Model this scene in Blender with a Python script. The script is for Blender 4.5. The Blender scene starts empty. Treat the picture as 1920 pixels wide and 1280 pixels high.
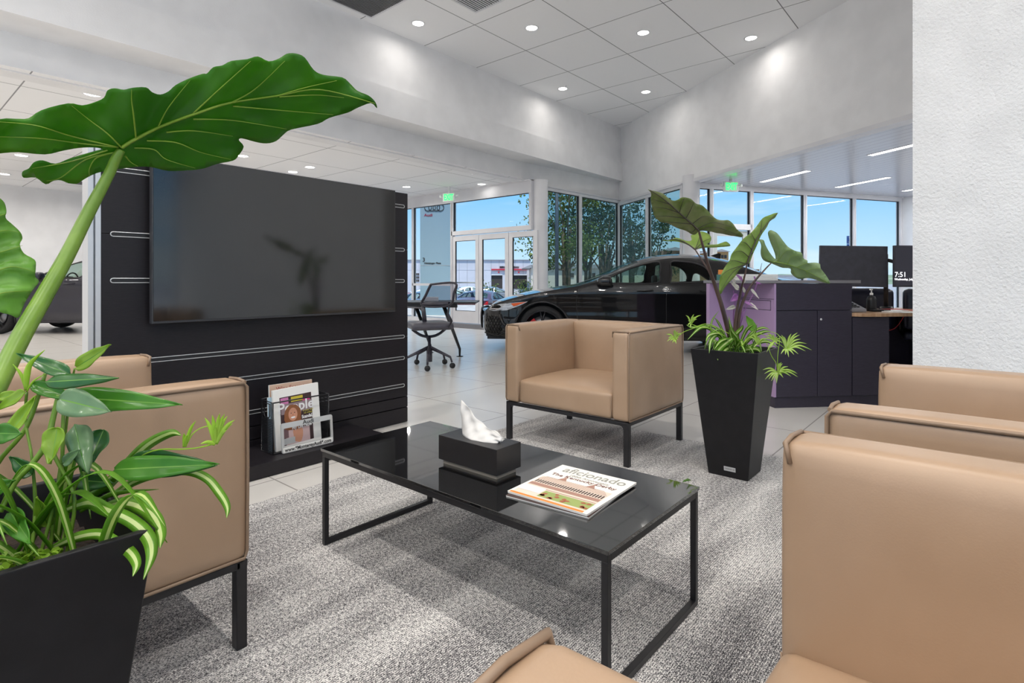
import bpy, bmesh, math, random
from mathutils import Vector, Matrix, Euler
from mathutils.geometry import delaunay_2d_cdt
random.seed(7)
S = bpy.context.scene
COL = S.collection
PI = math.pi
# ------------------------------------------------------------------ camera model of the place
F, YH, EYE = 1045.0, 528.0, 1.0
C1, C2 = 0.649, 0.761
def W(cx, d, z=0.0):            # camera-side right / depth -> room coordinates
    return Vector((C1*cx + C2*d, -C2*cx + C1*d, z))
def G(px, py, z=0.0):           # the point at height z seen at a pixel
    d = (EYE - z)*F/(py - YH)
    return W((px-960)/F*d, d, z)
def D(px, py, d):               # the point at depth d seen at a pixel
    return W((px-960)/F*d, d, EYE + (YH-py)*d/F)
def onX(px, X):                 # Y where the sight line of a pixel column meets plane X
    a = (px-960)/F; d = X/(C1*a + C2); return (-C2*a + C1)*d, d
def onY(px, Y):
    a = (px-960)/F; d = Y/(-C2*a + C1); return (C1*a + C2)*d, d
# ------------------------------------------------------------------ materials
def lin(c):
    return tuple(((v/255)/12.92 if v/255 <= .04045 else ((v/255+.055)/1.055)**2.4) for v in c)
MATS = {}
def mat(name, rgb, rough=.5, metal=0.0, spec=.5, emis=0.0, coat=0.0, trans=0.0):
    m = bpy.data.materials.new(name); m.use_nodes = True
    b = m.node_tree.nodes['Principled BSDF']
    c = (*lin(rgb), 1)
    b.inputs['Base Color'].default_value = c
    b.inputs['Roughness'].default_value = rough
    b.inputs['Metallic'].default_value = metal
    b.inputs['Specular IOR Level'].default_value = spec
    b.inputs['Coat Weight'].default_value = coat
    b.inputs['Coat Roughness'].default_value = .03
    if emis:
        b.inputs['Emission Color'].default_value = c
        b.inputs['Emission Strength'].default_value = emis
    m.diffuse_color = c
    MATS[name] = m
    return m
def nodes(m): return m.node_tree.nodes, m.node_tree.links, m.node_tree.nodes['Principled BSDF']
def mottle(m, rgb1, rgb2, scale=20, detail=4, bump=0.0, bscale=None, coords='Object', stretch=None):
    n, l, b = nodes(m)
    tc = n.new('ShaderNodeTexCoord'); src = tc.outputs[coords]
    if stretch:
        mp = n.new('ShaderNodeMapping'); mp.inputs['Scale'].default_value = stretch
        l.new(src, mp.inputs['Vector']); src = mp.outputs['Vector']
    t = n.new('ShaderNodeTexNoise'); t.inputs['Scale'].default_value = scale; t.inputs['Detail'].default_value = detail
    l.new(src, t.inputs['Vector'])
    r = n.new('ShaderNodeValToRGB'); r.color_ramp.elements[0].position = .35; r.color_ramp.elements[1].position = .65
    r.color_ramp.elements[0].color = (*lin(rgb1), 1); r.color_ramp.elements[1].color = (*lin(rgb2), 1)
    l.new(t.outputs['Fac'], r.inputs['Fac']); l.new(r.outputs['Color'], b.inputs['Base Color'])
    if bump:
        t2 = n.new('ShaderNodeTexNoise'); t2.inputs['Scale'].default_value = bscale or scale; t2.inputs['Detail'].default_value = 3
        l.new(src, t2.inputs['Vector'])
        bp = n.new('ShaderNodeBump'); bp.inputs['Strength'].default_value = bump; bp.inputs['Distance'].default_value = .01
        l.new(t2.outputs['Fac'], bp.inputs['Height']); l.new(bp.outputs['Normal'], b.inputs['Normal'])
    return m
def grid_mat(name, rgb, joint, ox, oy, px_, py_, w, rough=.5, spec=.5, var=None, diag=None):
    """tile joints laid out in room coordinates"""
    m = mat(name, rgb, rough, spec=spec); n, l, b = nodes(m)
    tc = n.new('ShaderNodeTexCoord')
    mp = n.new('ShaderNodeMapping'); mp.vector_type = 'POINT'
    if diag is not None: mp.inputs['Rotation'].default_value = (0, 0, diag)
    l.new(tc.outputs['Object'], mp.inputs['Vector'])
    sep = n.new('ShaderNodeSeparateXYZ'); l.new(mp.outputs['Vector'], sep.inputs[0])
    outs = []; cells = []
    for ax, o, p in (('X', ox, px_), ('Y', oy, py_)):
        if p is None: continue
        s = n.new('ShaderNodeMath'); s.operation = 'SUBTRACT'; s.inputs[1].default_value = o - 1000*p; l.new(sep.outputs[ax], s.inputs[0])
        dv = n.new('ShaderNodeMath'); dv.operation = 'DIVIDE'; dv.inputs[1].default_value = p; l.new(s.outputs[0], dv.inputs[0])
        fl = n.new('ShaderNodeMath'); fl.operation = 'FLOOR'; l.new(dv.outputs[0], fl.inputs[0]); cells.append(fl)
        fr = n.new('ShaderNodeMath'); fr.operation = 'FRACT'; l.new(dv.outputs[0], fr.inputs[0])
        a = n.new('ShaderNodeMath'); a.operation = 'SUBTRACT'; a.inputs[1].default_value = .5; l.new(fr.outputs[0], a.inputs[0])
        ab = n.new('ShaderNodeMath'); ab.operation = 'ABSOLUTE'; l.new(a.outputs[0], ab.inputs[0])
        g = n.new('ShaderNodeMath'); g.operation = 'GREATER_THAN'; g.inputs[1].default_value = .5 - w/p/2; l.new(ab.outputs[0], g.inputs[0])
        outs.append(g)
    fac = outs[0].outputs[0]
    if len(outs) > 1:
        mx = n.new('ShaderNodeMath'); mx.operation = 'MAXIMUM'; l.new(outs[0].outputs[0], mx.inputs[0]); l.new(outs[1].outputs[0], mx.inputs[1]); fac = mx.outputs[0]
    mix = n.new('ShaderNodeMix'); mix.data_type = 'RGBA'
    l.new(fac, mix.inputs['Factor'])
    mix.inputs['A'].default_value = (*lin(rgb), 1); mix.inputs['B'].default_value = (*lin(joint), 1)
    if var:
        t = n.new('ShaderNodeTexNoise'); t.inputs['Scale'].default_value = var[1]; t.inputs['Detail'].default_value = 5
        l.new(tc.outputs['Object'], t.inputs['Vector'])
        m2 = n.new('ShaderNodeMix'); m2.data_type = 'RGBA'; l.new(t.outputs['Fac'], m2.inputs['Factor'])
        m2.inputs['A'].default_value = (*lin(rgb), 1); m2.inputs['B'].default_value = (*lin(var[0]), 1)
        l.new(m2.outputs['Result'], mix.inputs['A'])
    l.new(mix.outputs['Result'], b.inputs['Base Color'])
    return m
def glass_mat(name, tint=(240, 248, 246), refl=1.0, dens=0.0, dark=(60,70,75)):
    m = bpy.data.materials.new(name); m.use_nodes = True; nt = m.node_tree; n, l = nt.nodes, nt.links
    n.clear(); o = n.new('ShaderNodeOutputMaterial')
    tr = n.new('ShaderNodeBsdfTransparent'); tr.inputs[0].default_value = (*lin(tint), 1)
    gl = n.new('ShaderNodeBsdfGlossy'); gl.inputs['Roughness'].default_value = .01
    lw = n.new('ShaderNodeLayerWeight'); lw.inputs['Blend'].default_value = .5
    pw = n.new('ShaderNodeMath'); pw.operation = 'POWER'; pw.inputs[1].default_value = 4.5; l.new(lw.outputs['Facing'], pw.inputs[0])
    mu = n.new('ShaderNodeMath'); mu.operation = 'MULTIPLY_ADD'; mu.inputs[1].default_value = .35*refl; mu.inputs[2].default_value = .012*refl; l.new(pw.outputs[0], mu.inputs[0])
    mx = n.new('ShaderNodeMixShader'); l.new(mu.outputs[0], mx.inputs[0]); l.new(tr.outputs[0], mx.inputs[1]); l.new(gl.outputs[0], mx.inputs[2])
    l.new(mx.outputs[0], o.inputs[0]); MATS[name] = m
    return m
def leaf_mat(name, a, b_, transl=.35, rough=.35, scale=9):
    m = mat(name, a, rough); mottle(m, a, b_, scale, 3)
    n, l, b = nodes(m); b.inputs['Roughness'].default_value = rough
    o = [x for x in n if x.type == 'OUTPUT_MATERIAL'][0]
    t = n.new('ShaderNodeBsdfTranslucent'); ramp = [x for x in n if x.type == 'VALTORGB'][0]
    l.new(ramp.outputs['Color'], t.inputs['Color'])
    mx = n.new('ShaderNodeMixShader'); mx.inputs[0].default_value = transl
    l.new(b.outputs[0], mx.inputs[1]); l.new(t.outputs[0], mx.inputs[2]); l.new(mx.outputs[0], o.inputs[0])
    return m
# ------------------------------------------------------------------ mesh builder
ORG = {}
class MB:
    def __init__(s): s.v = []; s.f = []; s.m = []; s.mi = 0; s.sm = []; s.smooth = False
    def add(s, vs, fs, M=None):
        k = len(s.v)
        for p in vs:
            p = Vector(p); s.v.append(M @ p if M else p)
        for f in fs: s.f.append([i+k for i in f]); s.m.append(s.mi); s.sm.append(s.smooth)
        return s
    def box(s, a, b, M=None):
        x0, y0, z0 = a; x1, y1, z1 = b
        return s.add([(x0,y0,z0),(x1,y0,z0),(x1,y1,z0),(x0,y1,z0),(x0,y0,z1),(x1,y0,z1),(x1,y1,z1),(x0,y1,z1)],
                     [(0,3,2,1),(4,5,6,7),(0,1,5,4),(1,2,6,5),(2,3,7,6),(3,0,4,7)], M)
    def frustum(s, c, hb, ht, z0, z1, open_top=False):
        v = [(c[0]+i*hb, c[1]+j*hb, z0) for i, j in ((-1,-1),(1,-1),(1,1),(-1,1))] + [(c[0]+i*ht, c[1]+j*ht, z1) for i, j in ((-1,-1),(1,-1),(1,1),(-1,1))]
        f = [(0,3,2,1),(0,1,5,4),(1,2,6,5),(2,3,7,6),(3,0,4,7)]
        if not open_top: f.append((4,5,6,7))
        return s.add(v, f)
    def tube(s, pts, r, n=8, cap=True, closed=False, flat=1.0):
        pts = [Vector(p) for p in pts]; N = len(pts); R = r if isinstance(r, (list, tuple)) else [r]*N
        k = len(s.v); up = Vector((0, 0, 1)); prev = None
        for i, p in enumerate(pts):
            if closed: t = pts[(i+1) % N] - pts[i-1]
            else: t = pts[min(i+1, N-1)] - pts[max(i-1, 0)]
            if t.length < 1e-9: t = Vector((0,0,1))
            t.normalize()
            if prev is None:
                a = t.cross(up)
                if a.length < .1: a = t.cross(Vector((1, 0, 0)))
            else: a = prev - t*prev.dot(t)
            a.normalize(); prev = a; b = t.cross(a)
            for j in range(n):
                q = 2*PI*j/n; s.v.append(p + (a*math.cos(q) + b*math.sin(q)*flat)*R[i])
        M_ = N if closed else N-1
        for i in range(M_):
            for j in range(n):
                i2 = (i+1) % N
                s.f.append([k+i*n+j, k+i*n+(j+1) % n, k+i2*n+(j+1) % n, k+i2*n+j]); s.m.append(s.mi); s.sm.append(True)
        if cap and not closed:
            s.f.append([k+j for j in reversed(range(n))]); s.m.append(s.mi); s.sm.append(False)
            s.f.append([k+(N-1)*n+j for j in range(n)]); s.m.append(s.mi); s.sm.append(False)
        return s
    def lathe(s, prof, n=24, M=None, sm=True):
        k = len(s.v); P = len(prof)
        for r, z in prof:
            for j in range(n):
                q = 2*PI*j/n; p = Vector((r*math.cos(q), r*math.sin(q), z)); s.v.append(M @ p if M else p)
        for i in range(P-1):
            for j in range(n):
                s.f.append([k+i*n+j, k+i*n+(j+1) % n, k+(i+1)*n+(j+1) % n, k+(i+1)*n+j]); s.m.append(s.mi); s.sm.append(sm)
        return s
    def disc(s, c, r, n=20, nrm='z', M=None):
        vs = []
        for j in range(n):
            q = 2*PI*j/n; a, b = r*math.cos(q), r*math.sin(q)
            vs.append({'z': (c[0]+a, c[1]+b, c[2]), 'y': (c[0]+a, c[1], c[2]+b), 'x': (c[0], c[1]+a, c[2]+b)}[nrm])
        return s.add(vs, [list(range(n))], M)
    def prism(s, pts, z0, z1, M=None):
        n = len(pts)
        return s.add([(x, y, z0) for x, y in pts] + [(x, y, z1) for x, y in pts],
                     [list(reversed(range(n))), list(range(n, 2*n))] + [(i, (i+1) % n, n+(i+1) % n, n+i) for i in range(n)], M)
    def quad(s, *p): return s.add(p, [tuple(range(len(p)))])
    def build(s, name, mats, parent=None, world=False, bevel=0, solid=0, sub=0, smooth=None, fix=False):
        me = bpy.data.meshes.new(name)
        off = ORG.get(parent.name, Vector((0,0,0))) if (world and parent) else Vector((0,0,0))
        me.from_pydata([tuple(v-off) for v in s.v], [], s.f)
        if not isinstance(mats, (list, tuple)): mats = [mats]
        for m in mats: me.materials.append(m)
        for p, mi, sm in zip(me.polygons, s.m, s.sm):
            p.material_index = mi; p.use_smooth = sm if smooth is None else smooth
        me.validate()
        if fix:
            bm = bmesh.new(); bm.from_mesh(me); bmesh.ops.remove_doubles(bm, verts=bm.verts, dist=1e-5); bmesh.ops.recalc_face_normals(bm, faces=bm.faces); bm.to_mesh(me); bm.free()
        o = bpy.data.objects.new(name, me); COL.objects.link(o)
        if parent: o.parent = parent; ORG[o.name] = ORG.get(parent.name, Vector((0,0,0)))
        if bevel:
            b = o.modifiers.new('bevel', 'BEVEL'); b.width = bevel; b.segments = 3; b.limit_method = 'ANGLE'; b.angle_limit = .6
            b.harden_normals = False
        if solid:
            b = o.modifiers.new('solid', 'SOLIDIFY'); b.thickness = solid; b.offset = 0
        if sub:
            b = o.modifiers.new('sub', 'SUBSURF'); b.levels = sub; b.render_levels = sub
        return o
def thing(name, label, cat, loc=(0,0,0), rz=0, group=None):
    o = bpy.data.objects.new(name, None); COL.objects.link(o); o.empty_display_size = .1
    o.location = loc; o.rotation_euler = (0, 0, rz); tag(o, label, cat, group); ORG[o.name] = Vector(loc)
    return o
def tag(o, label=None, cat=None, group=None, kind=None):
    if label: o['label'] = label
    if cat: o['category'] = cat
    if group: o['group'] = group
    if kind: o['kind'] = kind
    return o
def struct(o): o['kind'] = 'structure'; return o
def copy_tree(o, parent=None):
    c = o.copy(); COL.objects.link(c); c.parent = parent
    if parent is None: pass
    for ch in list(o.children): copy_tree(ch, c)
    return c
def text(name, body, size, M, m, parent=None, ext=.0004, align='CENTER', bold=0.0, sx=1.0, local=False):
    cu = bpy.data.curves.new(name, 'FONT'); cu.body = body; cu.size = size; cu.extrude = ext; cu.align_x = align; cu.align_y = 'CENTER'; cu.offset = bold
    cu.resolution_u = 3
    t = bpy.data.objects.new(name+'_tmp', cu); COL.objects.link(t)
    bpy.context.view_layer.update()
    me = bpy.data.meshes.new_from_object(t.evaluated_get(bpy.context.evaluated_depsgraph_get()))
    bpy.data.objects.remove(t); bpy.data.curves.remove(cu)
    me.transform(M @ Matrix.Diagonal((sx, 1, 1, 1)))
    if parent and not local: me.transform(Matrix.Translation(-ORG.get(parent.name, Vector((0,0,0)))))
    me.materials.clear(); me.materials.append(m)
    o = bpy.data.objects.new(name, me); COL.objects.link(o)
    if parent: o.parent = parent
    return o
def frame(o, r, u):             # matrix from origin, right, up
    r = Vector(r).normalized(); u = Vector(u); u = (u - r*u.dot(r)).normalized(); n = r.cross(u)
    M = Matrix.Identity(4)
    for i in range(3): M[i][0] = r[i]; M[i][1] = u[i]; M[i][2] = n[i]; M[i][3] = o[i]
    return M
def puffy(mb, a, b, r=.02, bulge=(0,0,0,0,0,0), n=12):
    """box with rounded edges and crowned faces: bulge on -x,+x,-y,+y,-z,+z"""
    c = [(a[i]+b[i])/2 for i in range(3)]; h = [(b[i]-a[i])/2 for i in range(3)]
    for ax in range(3):
        for sg in (-1, 1):
            u, v = (ax+1) % 3, (ax+2) % 3
            vs = []
            for i in range(n+1):
                for j in range(n+1):
                    s_, t_ = -math.cos(PI*i/n), -math.cos(PI*j/n)
                    s_ = .5*s_ + .5*(2*i/n-1); t_ = .5*t_ + .5*(2*j/n-1)
                    p = [0, 0, 0]; p[ax] = sg*h[ax]; p[u] = s_*h[u]; p[v] = t_*h[v]
                    q = [max(-h[k]+r, min(h[k]-r, p[k])) for k in range(3)]
                    dv = Vector([p[k]-q[k] for k in range(3)])
                    if dv.length > 1e-9: dv = dv.normalized()*r
                    p = [q[k]+dv[k] for k in range(3)]
                    e = [p[k]/h[k] for k in range(3)]
                    for k in range(3):
                        bl = bulge[2*k + (1 if e[k] > 0 else 0)]
                        o1, o2 = (k+1) % 3, (k+2) % 3
                        p[k] += bl*e[k]*max(0, 1-e[o1]**4)*max(0, 1-e[o2]**4)
                    vs.append([p[k]+c[k] for k in range(3)])
            fs = []
            for i in range(n):
                for j in range(n):
                    q = (i*(n+1)+j, (i+1)*(n+1)+j, (i+1)*(n+1)+j+1, i*(n+1)+j+1)
                    fs.append(q if sg > 0 else tuple(reversed(q)))
            k0 = mb.smooth; mb.smooth = True; mb.add(vs, fs); mb.smooth = k0
def spline(pts, n=8):
    """Catmull-Rom through tuples of any length"""
    P = [tuple(p) for p in pts]; out = []
    for i in range(len(P)-1):
        p0, p1, p2, p3 = P[max(i-1, 0)], P[i], P[i+1], P[min(i+2, len(P)-1)]
        for k in range(n):
            t = k/n
            out.append(tuple(.5*((2*b)+(-a+c)*t+(2*a-5*b+4*c-d)*t*t+(-a+3*b-3*c+d)*t**3) for a, b, c, d in zip(p0, p1, p2, p3)))
    out.append(P[-1]); return out
# ------------------------------------------------------------------ palette
white = mottle(mat('painted_plaster', (236,236,237), .85), (233,233,234), (239,239,240), 3, 2, .12, 60)
texwall = mottle(mat('textured_plaster', (222,222,222), .8), (218,218,218), (226,226,226), 4, 3, 1.0, 65)
alu = mat('anodised_aluminium', (205,206,208), .35, .55)
whitemetal = mottle(mat('white_metal', (222,222,226), .4), (218,218,222), (228,228,231), 2, 2)
gasket = mat('black_gasket', (30,30,33), .5)
glass = glass_mat('window_glass', (252,254,253), 1.0)
sideglass = glass_mat('tinted_window_glass', (216,226,221), 2.2)
carglass = glass_mat('car_glass', (222,236,230), 1.6)
black = mottle(mat('black_laminate', (26,23,27), .45, spec=.35), (24,21,25), (30,27,31), 30, 3, stretch=(1,1,8))
blackmetal = mottle(mat('black_metal', (22,21,24), .38), (20,19,22), (26,25,28), 40, 2)
blackgloss = mat('black_glass', (14,14,15), .035, 0, 1.0, coat=1.0)
screen = mottle(mat('dark_screen', (20,20,21), .09, 0, .9), (19,19,20), (22,22,22), 2, 2)
bezel = mat('screen_bezel', (52,52,55), .4)
leather = mottle(mat('tan_leather', (164,137,112), .38, 0, .5), (161,134,109), (167,140,115), 5, 3, .025, 320)
piping = mat('leather_piping', (136,113,92), .5)
ceil_hi = grid_mat('ceiling_tiles_high', (245,245,246), (130,130,132), 6.19, 4.78, 1.26, 1.26, .014, .9)
ceil_lo = grid_mat('ceiling_tiles_low', (245,245,246), (150,150,152), 8.86, 9.55, 1.28, 1.28, .014, .9)
tile = grid_mat('floor_tiles', (204,201,197), (150,147,143), 3.166, 3.643, .9, .9, .008, .24, .5, ((202,199,194), 3))
paper = mat('paper_white', (235,234,230), .6)
ink = mat('ink_black', (20,20,22), .6)
# brightness of the place
EXPO, SKY, SUNE = 0.66, .74, 3.2
PHI, PHV, PLO, PST, SPREAD = 23.0, 3.6, 12.0, 14.0, PI*.92
# ================================================================== CAMERA, WORLD, SUN
cam = bpy.data.cameras.new('camera'); cam.sensor_width = 36; cam.lens = F/1920*36; cam.shift_y = -(640-YH)/1920
cam.clip_start = .02; cam.clip_end = 2000
co = bpy.data.objects.new('camera', cam); COL.objects.link(co); co.location = (0, 0, EYE)
co.rotation_euler = (PI/2, 0, math.atan2(C1, C2)-PI/2); S.camera = co
S.view_settings.view_transform = 'Standard'; S.view_settings.look = 'None'; S.view_settings.gamma = 1; S.view_settings.use_curve_mapping = False
S.view_settings.exposure = EXPO
S.cycles.diffuse_bounces = 8; S.cycles.max_bounces = 16; S.cycles.transparent_max_bounces = 24; S.cycles.caustics_reflective = False; S.cycles.caustics_refractive = False; S.cycles.sample_clamp_indirect = 6
w = bpy.data.worlds.new('sky'); S.world = w; w.use_nodes = True; n, l = w.node_tree.nodes, w.node_tree.links
bg = n['Background']; tc = n.new('ShaderNodeTexCoord'); sp = n.new('ShaderNodeSeparateXYZ'); l.new(tc.outputs['Generated'], sp.inputs[0])
cr = n.new('ShaderNodeValToRGB'); l.new(sp.outputs['Z'], cr.inputs['Fac'])
e = cr.color_ramp.elements; e[0].position = 0; e[0].color = (*lin((205,232,252)), 1); e[1].position = .55; e[1].color = (*lin((84,156,232)), 1)
x = cr.color_ramp.elements.new(.16); x.color = (*lin((126,194,248)), 1)
mp = n.new('ShaderNodeMapping'); mp.inputs['Scale'].default_value = (1.2, 1.2, 9); l.new(tc.outputs['Generated'], mp.inputs[0])
nz = n.new('ShaderNodeTexNoise'); nz.inputs['Scale'].default_value = 2.2; nz.inputs['Detail'].default_value = 7; l.new(mp.outputs[0], nz.inputs['Vector'])
cl = n.new('ShaderNodeValToRGB'); cl.color_ramp.elements[0].position = .5; cl.color_ramp.elements[1].position = .78
cl.color_ramp.elements[1].color = (.75,.75,.75,1); l.new(nz.outputs['Fac'], cl.inputs['Fac'])
mx = n.new('ShaderNodeMix'); mx.data_type = 'RGBA'; l.new(cl.outputs['Color'], mx.inputs['Factor']); l.new(cr.outputs['Color'], mx.inputs['A'])
mx.inputs['B'].default_value = (*lin((240,247,253)), 1); l.new(mx.outputs['Result'], bg.inputs['Color']); bg.inputs['Strength'].default_value = SKY
sun = bpy.data.lights.new('sun', 'SUN'); sun.energy = SUNE; sun.angle = .009; sun.color = (1,.96,.9)
so = bpy.data.objects.new('sun', sun); COL.objects.link(so); so.rotation_euler = Vector((.3,.42,-1.3)).to_track_quat('-Z','Y').to_euler()
# ================================================================== ROOM SHELL
HI, LO, PL = 4.975, 3.2, 3.06
Cc = W(2.783, 14.54)                       # glass corner
bdir = W(.284, -.959); bn = Vector((-bdir.y, bdir.x, 0))   # wall B runs towards the camera side
if bn.dot(-Cc) < 0: bn = -bn
Bp = lambda t, o=0: Cc + bdir*t + bn*o
K = Bp(3.1)
E = W(9.53, 13.68); E2 = E + bdir*9
def flat(name, pts, z, m, up=True):
    mb = MB(); p = [(a[0], a[1], z) for a in pts]
    mb.add(p, [list(range(len(p)))])
    o = mb.build(name, m)
    bm = bmesh.new(); bm.from_mesh(o.data); bmesh.ops.triangulate(bm, faces=bm.faces); bmesh.ops.recalc_face_normals(bm, faces=bm.faces)
    for f in bm.faces:
        if (f.normal.z > 0) != up: f.normal_flip()
    bm.to_mesh(o.data); bm.free()
    return struct(o)
def slab(name, pts, z0, z1, m, parent=None):
    """wall from a footprint polygon"""
    mb = MB(); mb.prism([(p[0], p[1]) for p in pts], z0, z1); o = mb.build(name, m, parent, fix=True)
    return o if parent else struct(o)
XW, YB = -7.0, 17.0
flat('floor', [(XW,-6.5),(E2.x,-6.5),E2,E,K,Cc,(9.42,7.5),(9.42,YB),(XW,YB)], 0, tile)
flat('ceiling', [(XW,-6.5),(3.6,-6.5),Bp(13.2,-.1),Cc,(XW,7.22)], HI, ceil_hi, False)
flat('ceiling', [(XW,7.6),(9.42,7.6),(9.42,YB),(XW,YB)], LO, ceil_lo, False)
plank = grid_mat('plank_ceiling', (196,197,204), (120,121,128), 0, 0, None, .165, .008, .22, .5, None, -math.atan2(bdir.y, bdir.x))
flat('ceiling', [K, E, E2, (E2.x,-6.5), (3.6,-6.5), Bp(13.2)], PL, plank, False)
# wall A: upper wall, shallow beam, soffit and fascia
mb = MB(); mb.box((XW,7.22,4.05),(12.95,7.9,HI+.1)); mb.box((XW,7.15,3.59),(12.9,7.9,4.05))
struct(mb.build('wall_left', white))
mb = MB(); P = [(XW,7.78,3.2),(9.3,7.66,3.17),(13.1,7.3,3.085)]
for i in range(2):
    a, b = P[i], P[i+1]
    mb.add([(a[0],a[1],a[2]),(b[0],b[1],b[2]),(b[0],b[1],3.595),(a[0],a[1],3.595),(a[0],a[1]+.25,a[2]),(b[0],b[1]+.25,b[2]),(b[0],b[1]+.25,3.595),(a[0],a[1]+.25,3.595)],
           [(0,1,2,3),(4,7,6,5),(0,4,5,1),(3,2,6,7),(0,3,7,4),(1,5,6,2)])
struct(mb.build('wall_fascia', white))
slab('wall_right', [Bp(-.5), Bp(13.5), Bp(13.5,-.22), Bp(-.5,-.22)], PL, HI+.1, white)
mb = MB(); mb.prism([tuple((Bp(t,o))[:2]) for t, o in ((0,.004),(13.4,.004),(13.4,-.2),(0,-.2))], PL-.012, PL+.055); struct(mb.build('trim_1', whitemetal))
slab('wall_near', [(4.3,.357),(4.3,-6.5),(4.62,-6.5),(4.62,.357)], 0, HI+.1, texwall)
slab('wall_back', [(XW,YB),(9.42,YB),(9.42,YB+.2),(XW,YB+.2)], 0, 3.6, white)
slab('wall_rear', [(XW,-6.5),(E2.x,-6.5),(E2.x,-6.7),(XW,-6.7)], 4.3, HI+.1, white)
slab('wall_rear', [(4.3,-6.5),(E2.x,-6.5),(E2.x,-6.7),(4.3,-6.7)], 0, 4.3, white)
slab('wall_side', [(XW,-6.7),(XW-.2,-6.7),(XW-.2,YB+.2),(XW,YB+.2)], 4.3, HI+.1, white)
slab('wall_side', [(XW,7.2),(XW-.2,7.2),(XW-.2,YB+.2),(XW,YB+.2)], 0, 4.3, white)
slab('wall_far', [E, E2, E2+W(.2,.06), E+W(.2,.06)], 0, 3.4, white)
slab('wall_end', [E2, (E2.x,-6.7), (E2.x+.2,-6.7), E2+Vector((.2,0,0))], 0, 3.4, white)
flat('roof', [(XW-.3,-6.8),(E2.x+.3,-6.8),E2+Vector((.3,0,0)),E+Vector((.3,0,0)),K,Cc,(9.7,7.9),(9.7,YB+.3),(XW-.3,YB+.3)], HI+.25, white)
# columns
for nm, c, r in (('column', Vector((9.6,7.38,0)), .165), ('column', Bp(3.12,-.05), .17)):
    mb = MB(); M = Matrix.Translation(c)
    mb.lathe([(r,0),(r,3.2 if nm else 3)], 32, M); mb.lathe([(r+.012,0),(r+.012,.12),(r,.12)], 32, M)
    struct(mb.build('wall_column', whitemetal))
# ------------------------------------------------------------------ glazed walls
def glazing(name, A, B, stops, ztop, zbot=.0, fr=.06, dep=.11, rails=(), header=.12, pane=None, sill=.1, skip=()):
    """mullioned window between A and B; stops = distances of the mullions; rails = (i, z, th)"""
    A = Vector((A[0],A[1],0)); B = Vector((B[0],B[1],0)); L = (B-A).length
    M = frame(A, (B-A), (0,0,1)); R = Matrix(M)       # local x along, y up, z normal
    root = bpy.data.objects.new(name, None); COL.objects.link(root); root.location = A; ORG[root.name] = A.copy(); struct(root)
    f = MB(); f.box((0,zbot,-dep/2),(L,zbot+sill,dep/2),M); f.box((0,ztop-header,-dep/2),(L,ztop,dep/2),M); f.box((0,ztop-.02,-dep/2-.03),(L,ztop,dep/2+.03),M)
    f.build('window_frame', whitemetal, root, world=True, fix=True)
    xs = list(stops)
    for x_ in xs:
        g = MB(); g.box((x_-fr/2,zbot+sill,-dep/2),(x_+fr/2,ztop-header,dep/2),M)
        g.box((x_-.006,zbot+sill,-dep/2-.012),(x_+.006,ztop-header,dep/2+.012),M)
        g.build('mullion', whitemetal, root, world=True, fix=True)
    for i in range(len(xs)-1):
        if i in skip: continue
        x0, x1 = xs[i]+fr/2, xs[i+1]-fr/2
        g = MB(); g.box((x0,zbot+sill,-.006),(x1,ztop-header,.006),M); g.build('window_pane', pane or glass, root, world=True, fix=True)
        k = MB()
        for a, b in (((x0,zbot+sill,-.02),(x0+.012,ztop-header,.02)), ((x1-.012,zbot+sill,-.02),(x1,ztop-header,.02)), ((x0,ztop-header-.012,-.02),(x1,ztop-header,.02))): k.box(a, b, M)
        k.build('gasket', gasket, root, world=True)
    for x0, x1, z, th in rails:
        g = MB(); g.box((x0,z,-dep/2),(x1,z+th,dep/2),M); g.build('glazing_bar', whitemetal, root, world=True)
    return root, M
glazing('added_window_rear', (XW+.05,-6.6), (4.3,-6.6), [.05+1.4*i for i in range(9)], 4.31, fr=.07, header=.1, sill=.1)  # unseen rear glazing, added so daylight lifts the ceiling and walls
glazing('added_window_side', (XW-.1,-6.5), (XW-.1,7.2), [.05+1.51*i for i in range(10)], 4.31, fr=.07, header=.1, sill=.1)  # unseen side glazing, added to let more daylight in
# storefront with the doors, plane X = 9.42
def yx(px): return onX(px, 9.42)[0]
SF_A = Vector((9.42, YB, 0)); SF_B = Vector((9.42, 7.45, 0))
def sl(px): return YB - yx(px)
y_out = sl(849)
stops = [.03, 1.3, 2.6, 3.9, sl(776), y_out]
r1, M1 = glazing('window_1', SF_A, (9.42, YB-y_out-.001), stops, LO, pane=glass, header=.28, rails=((sl(776),y_out,.9,.06),))
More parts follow.
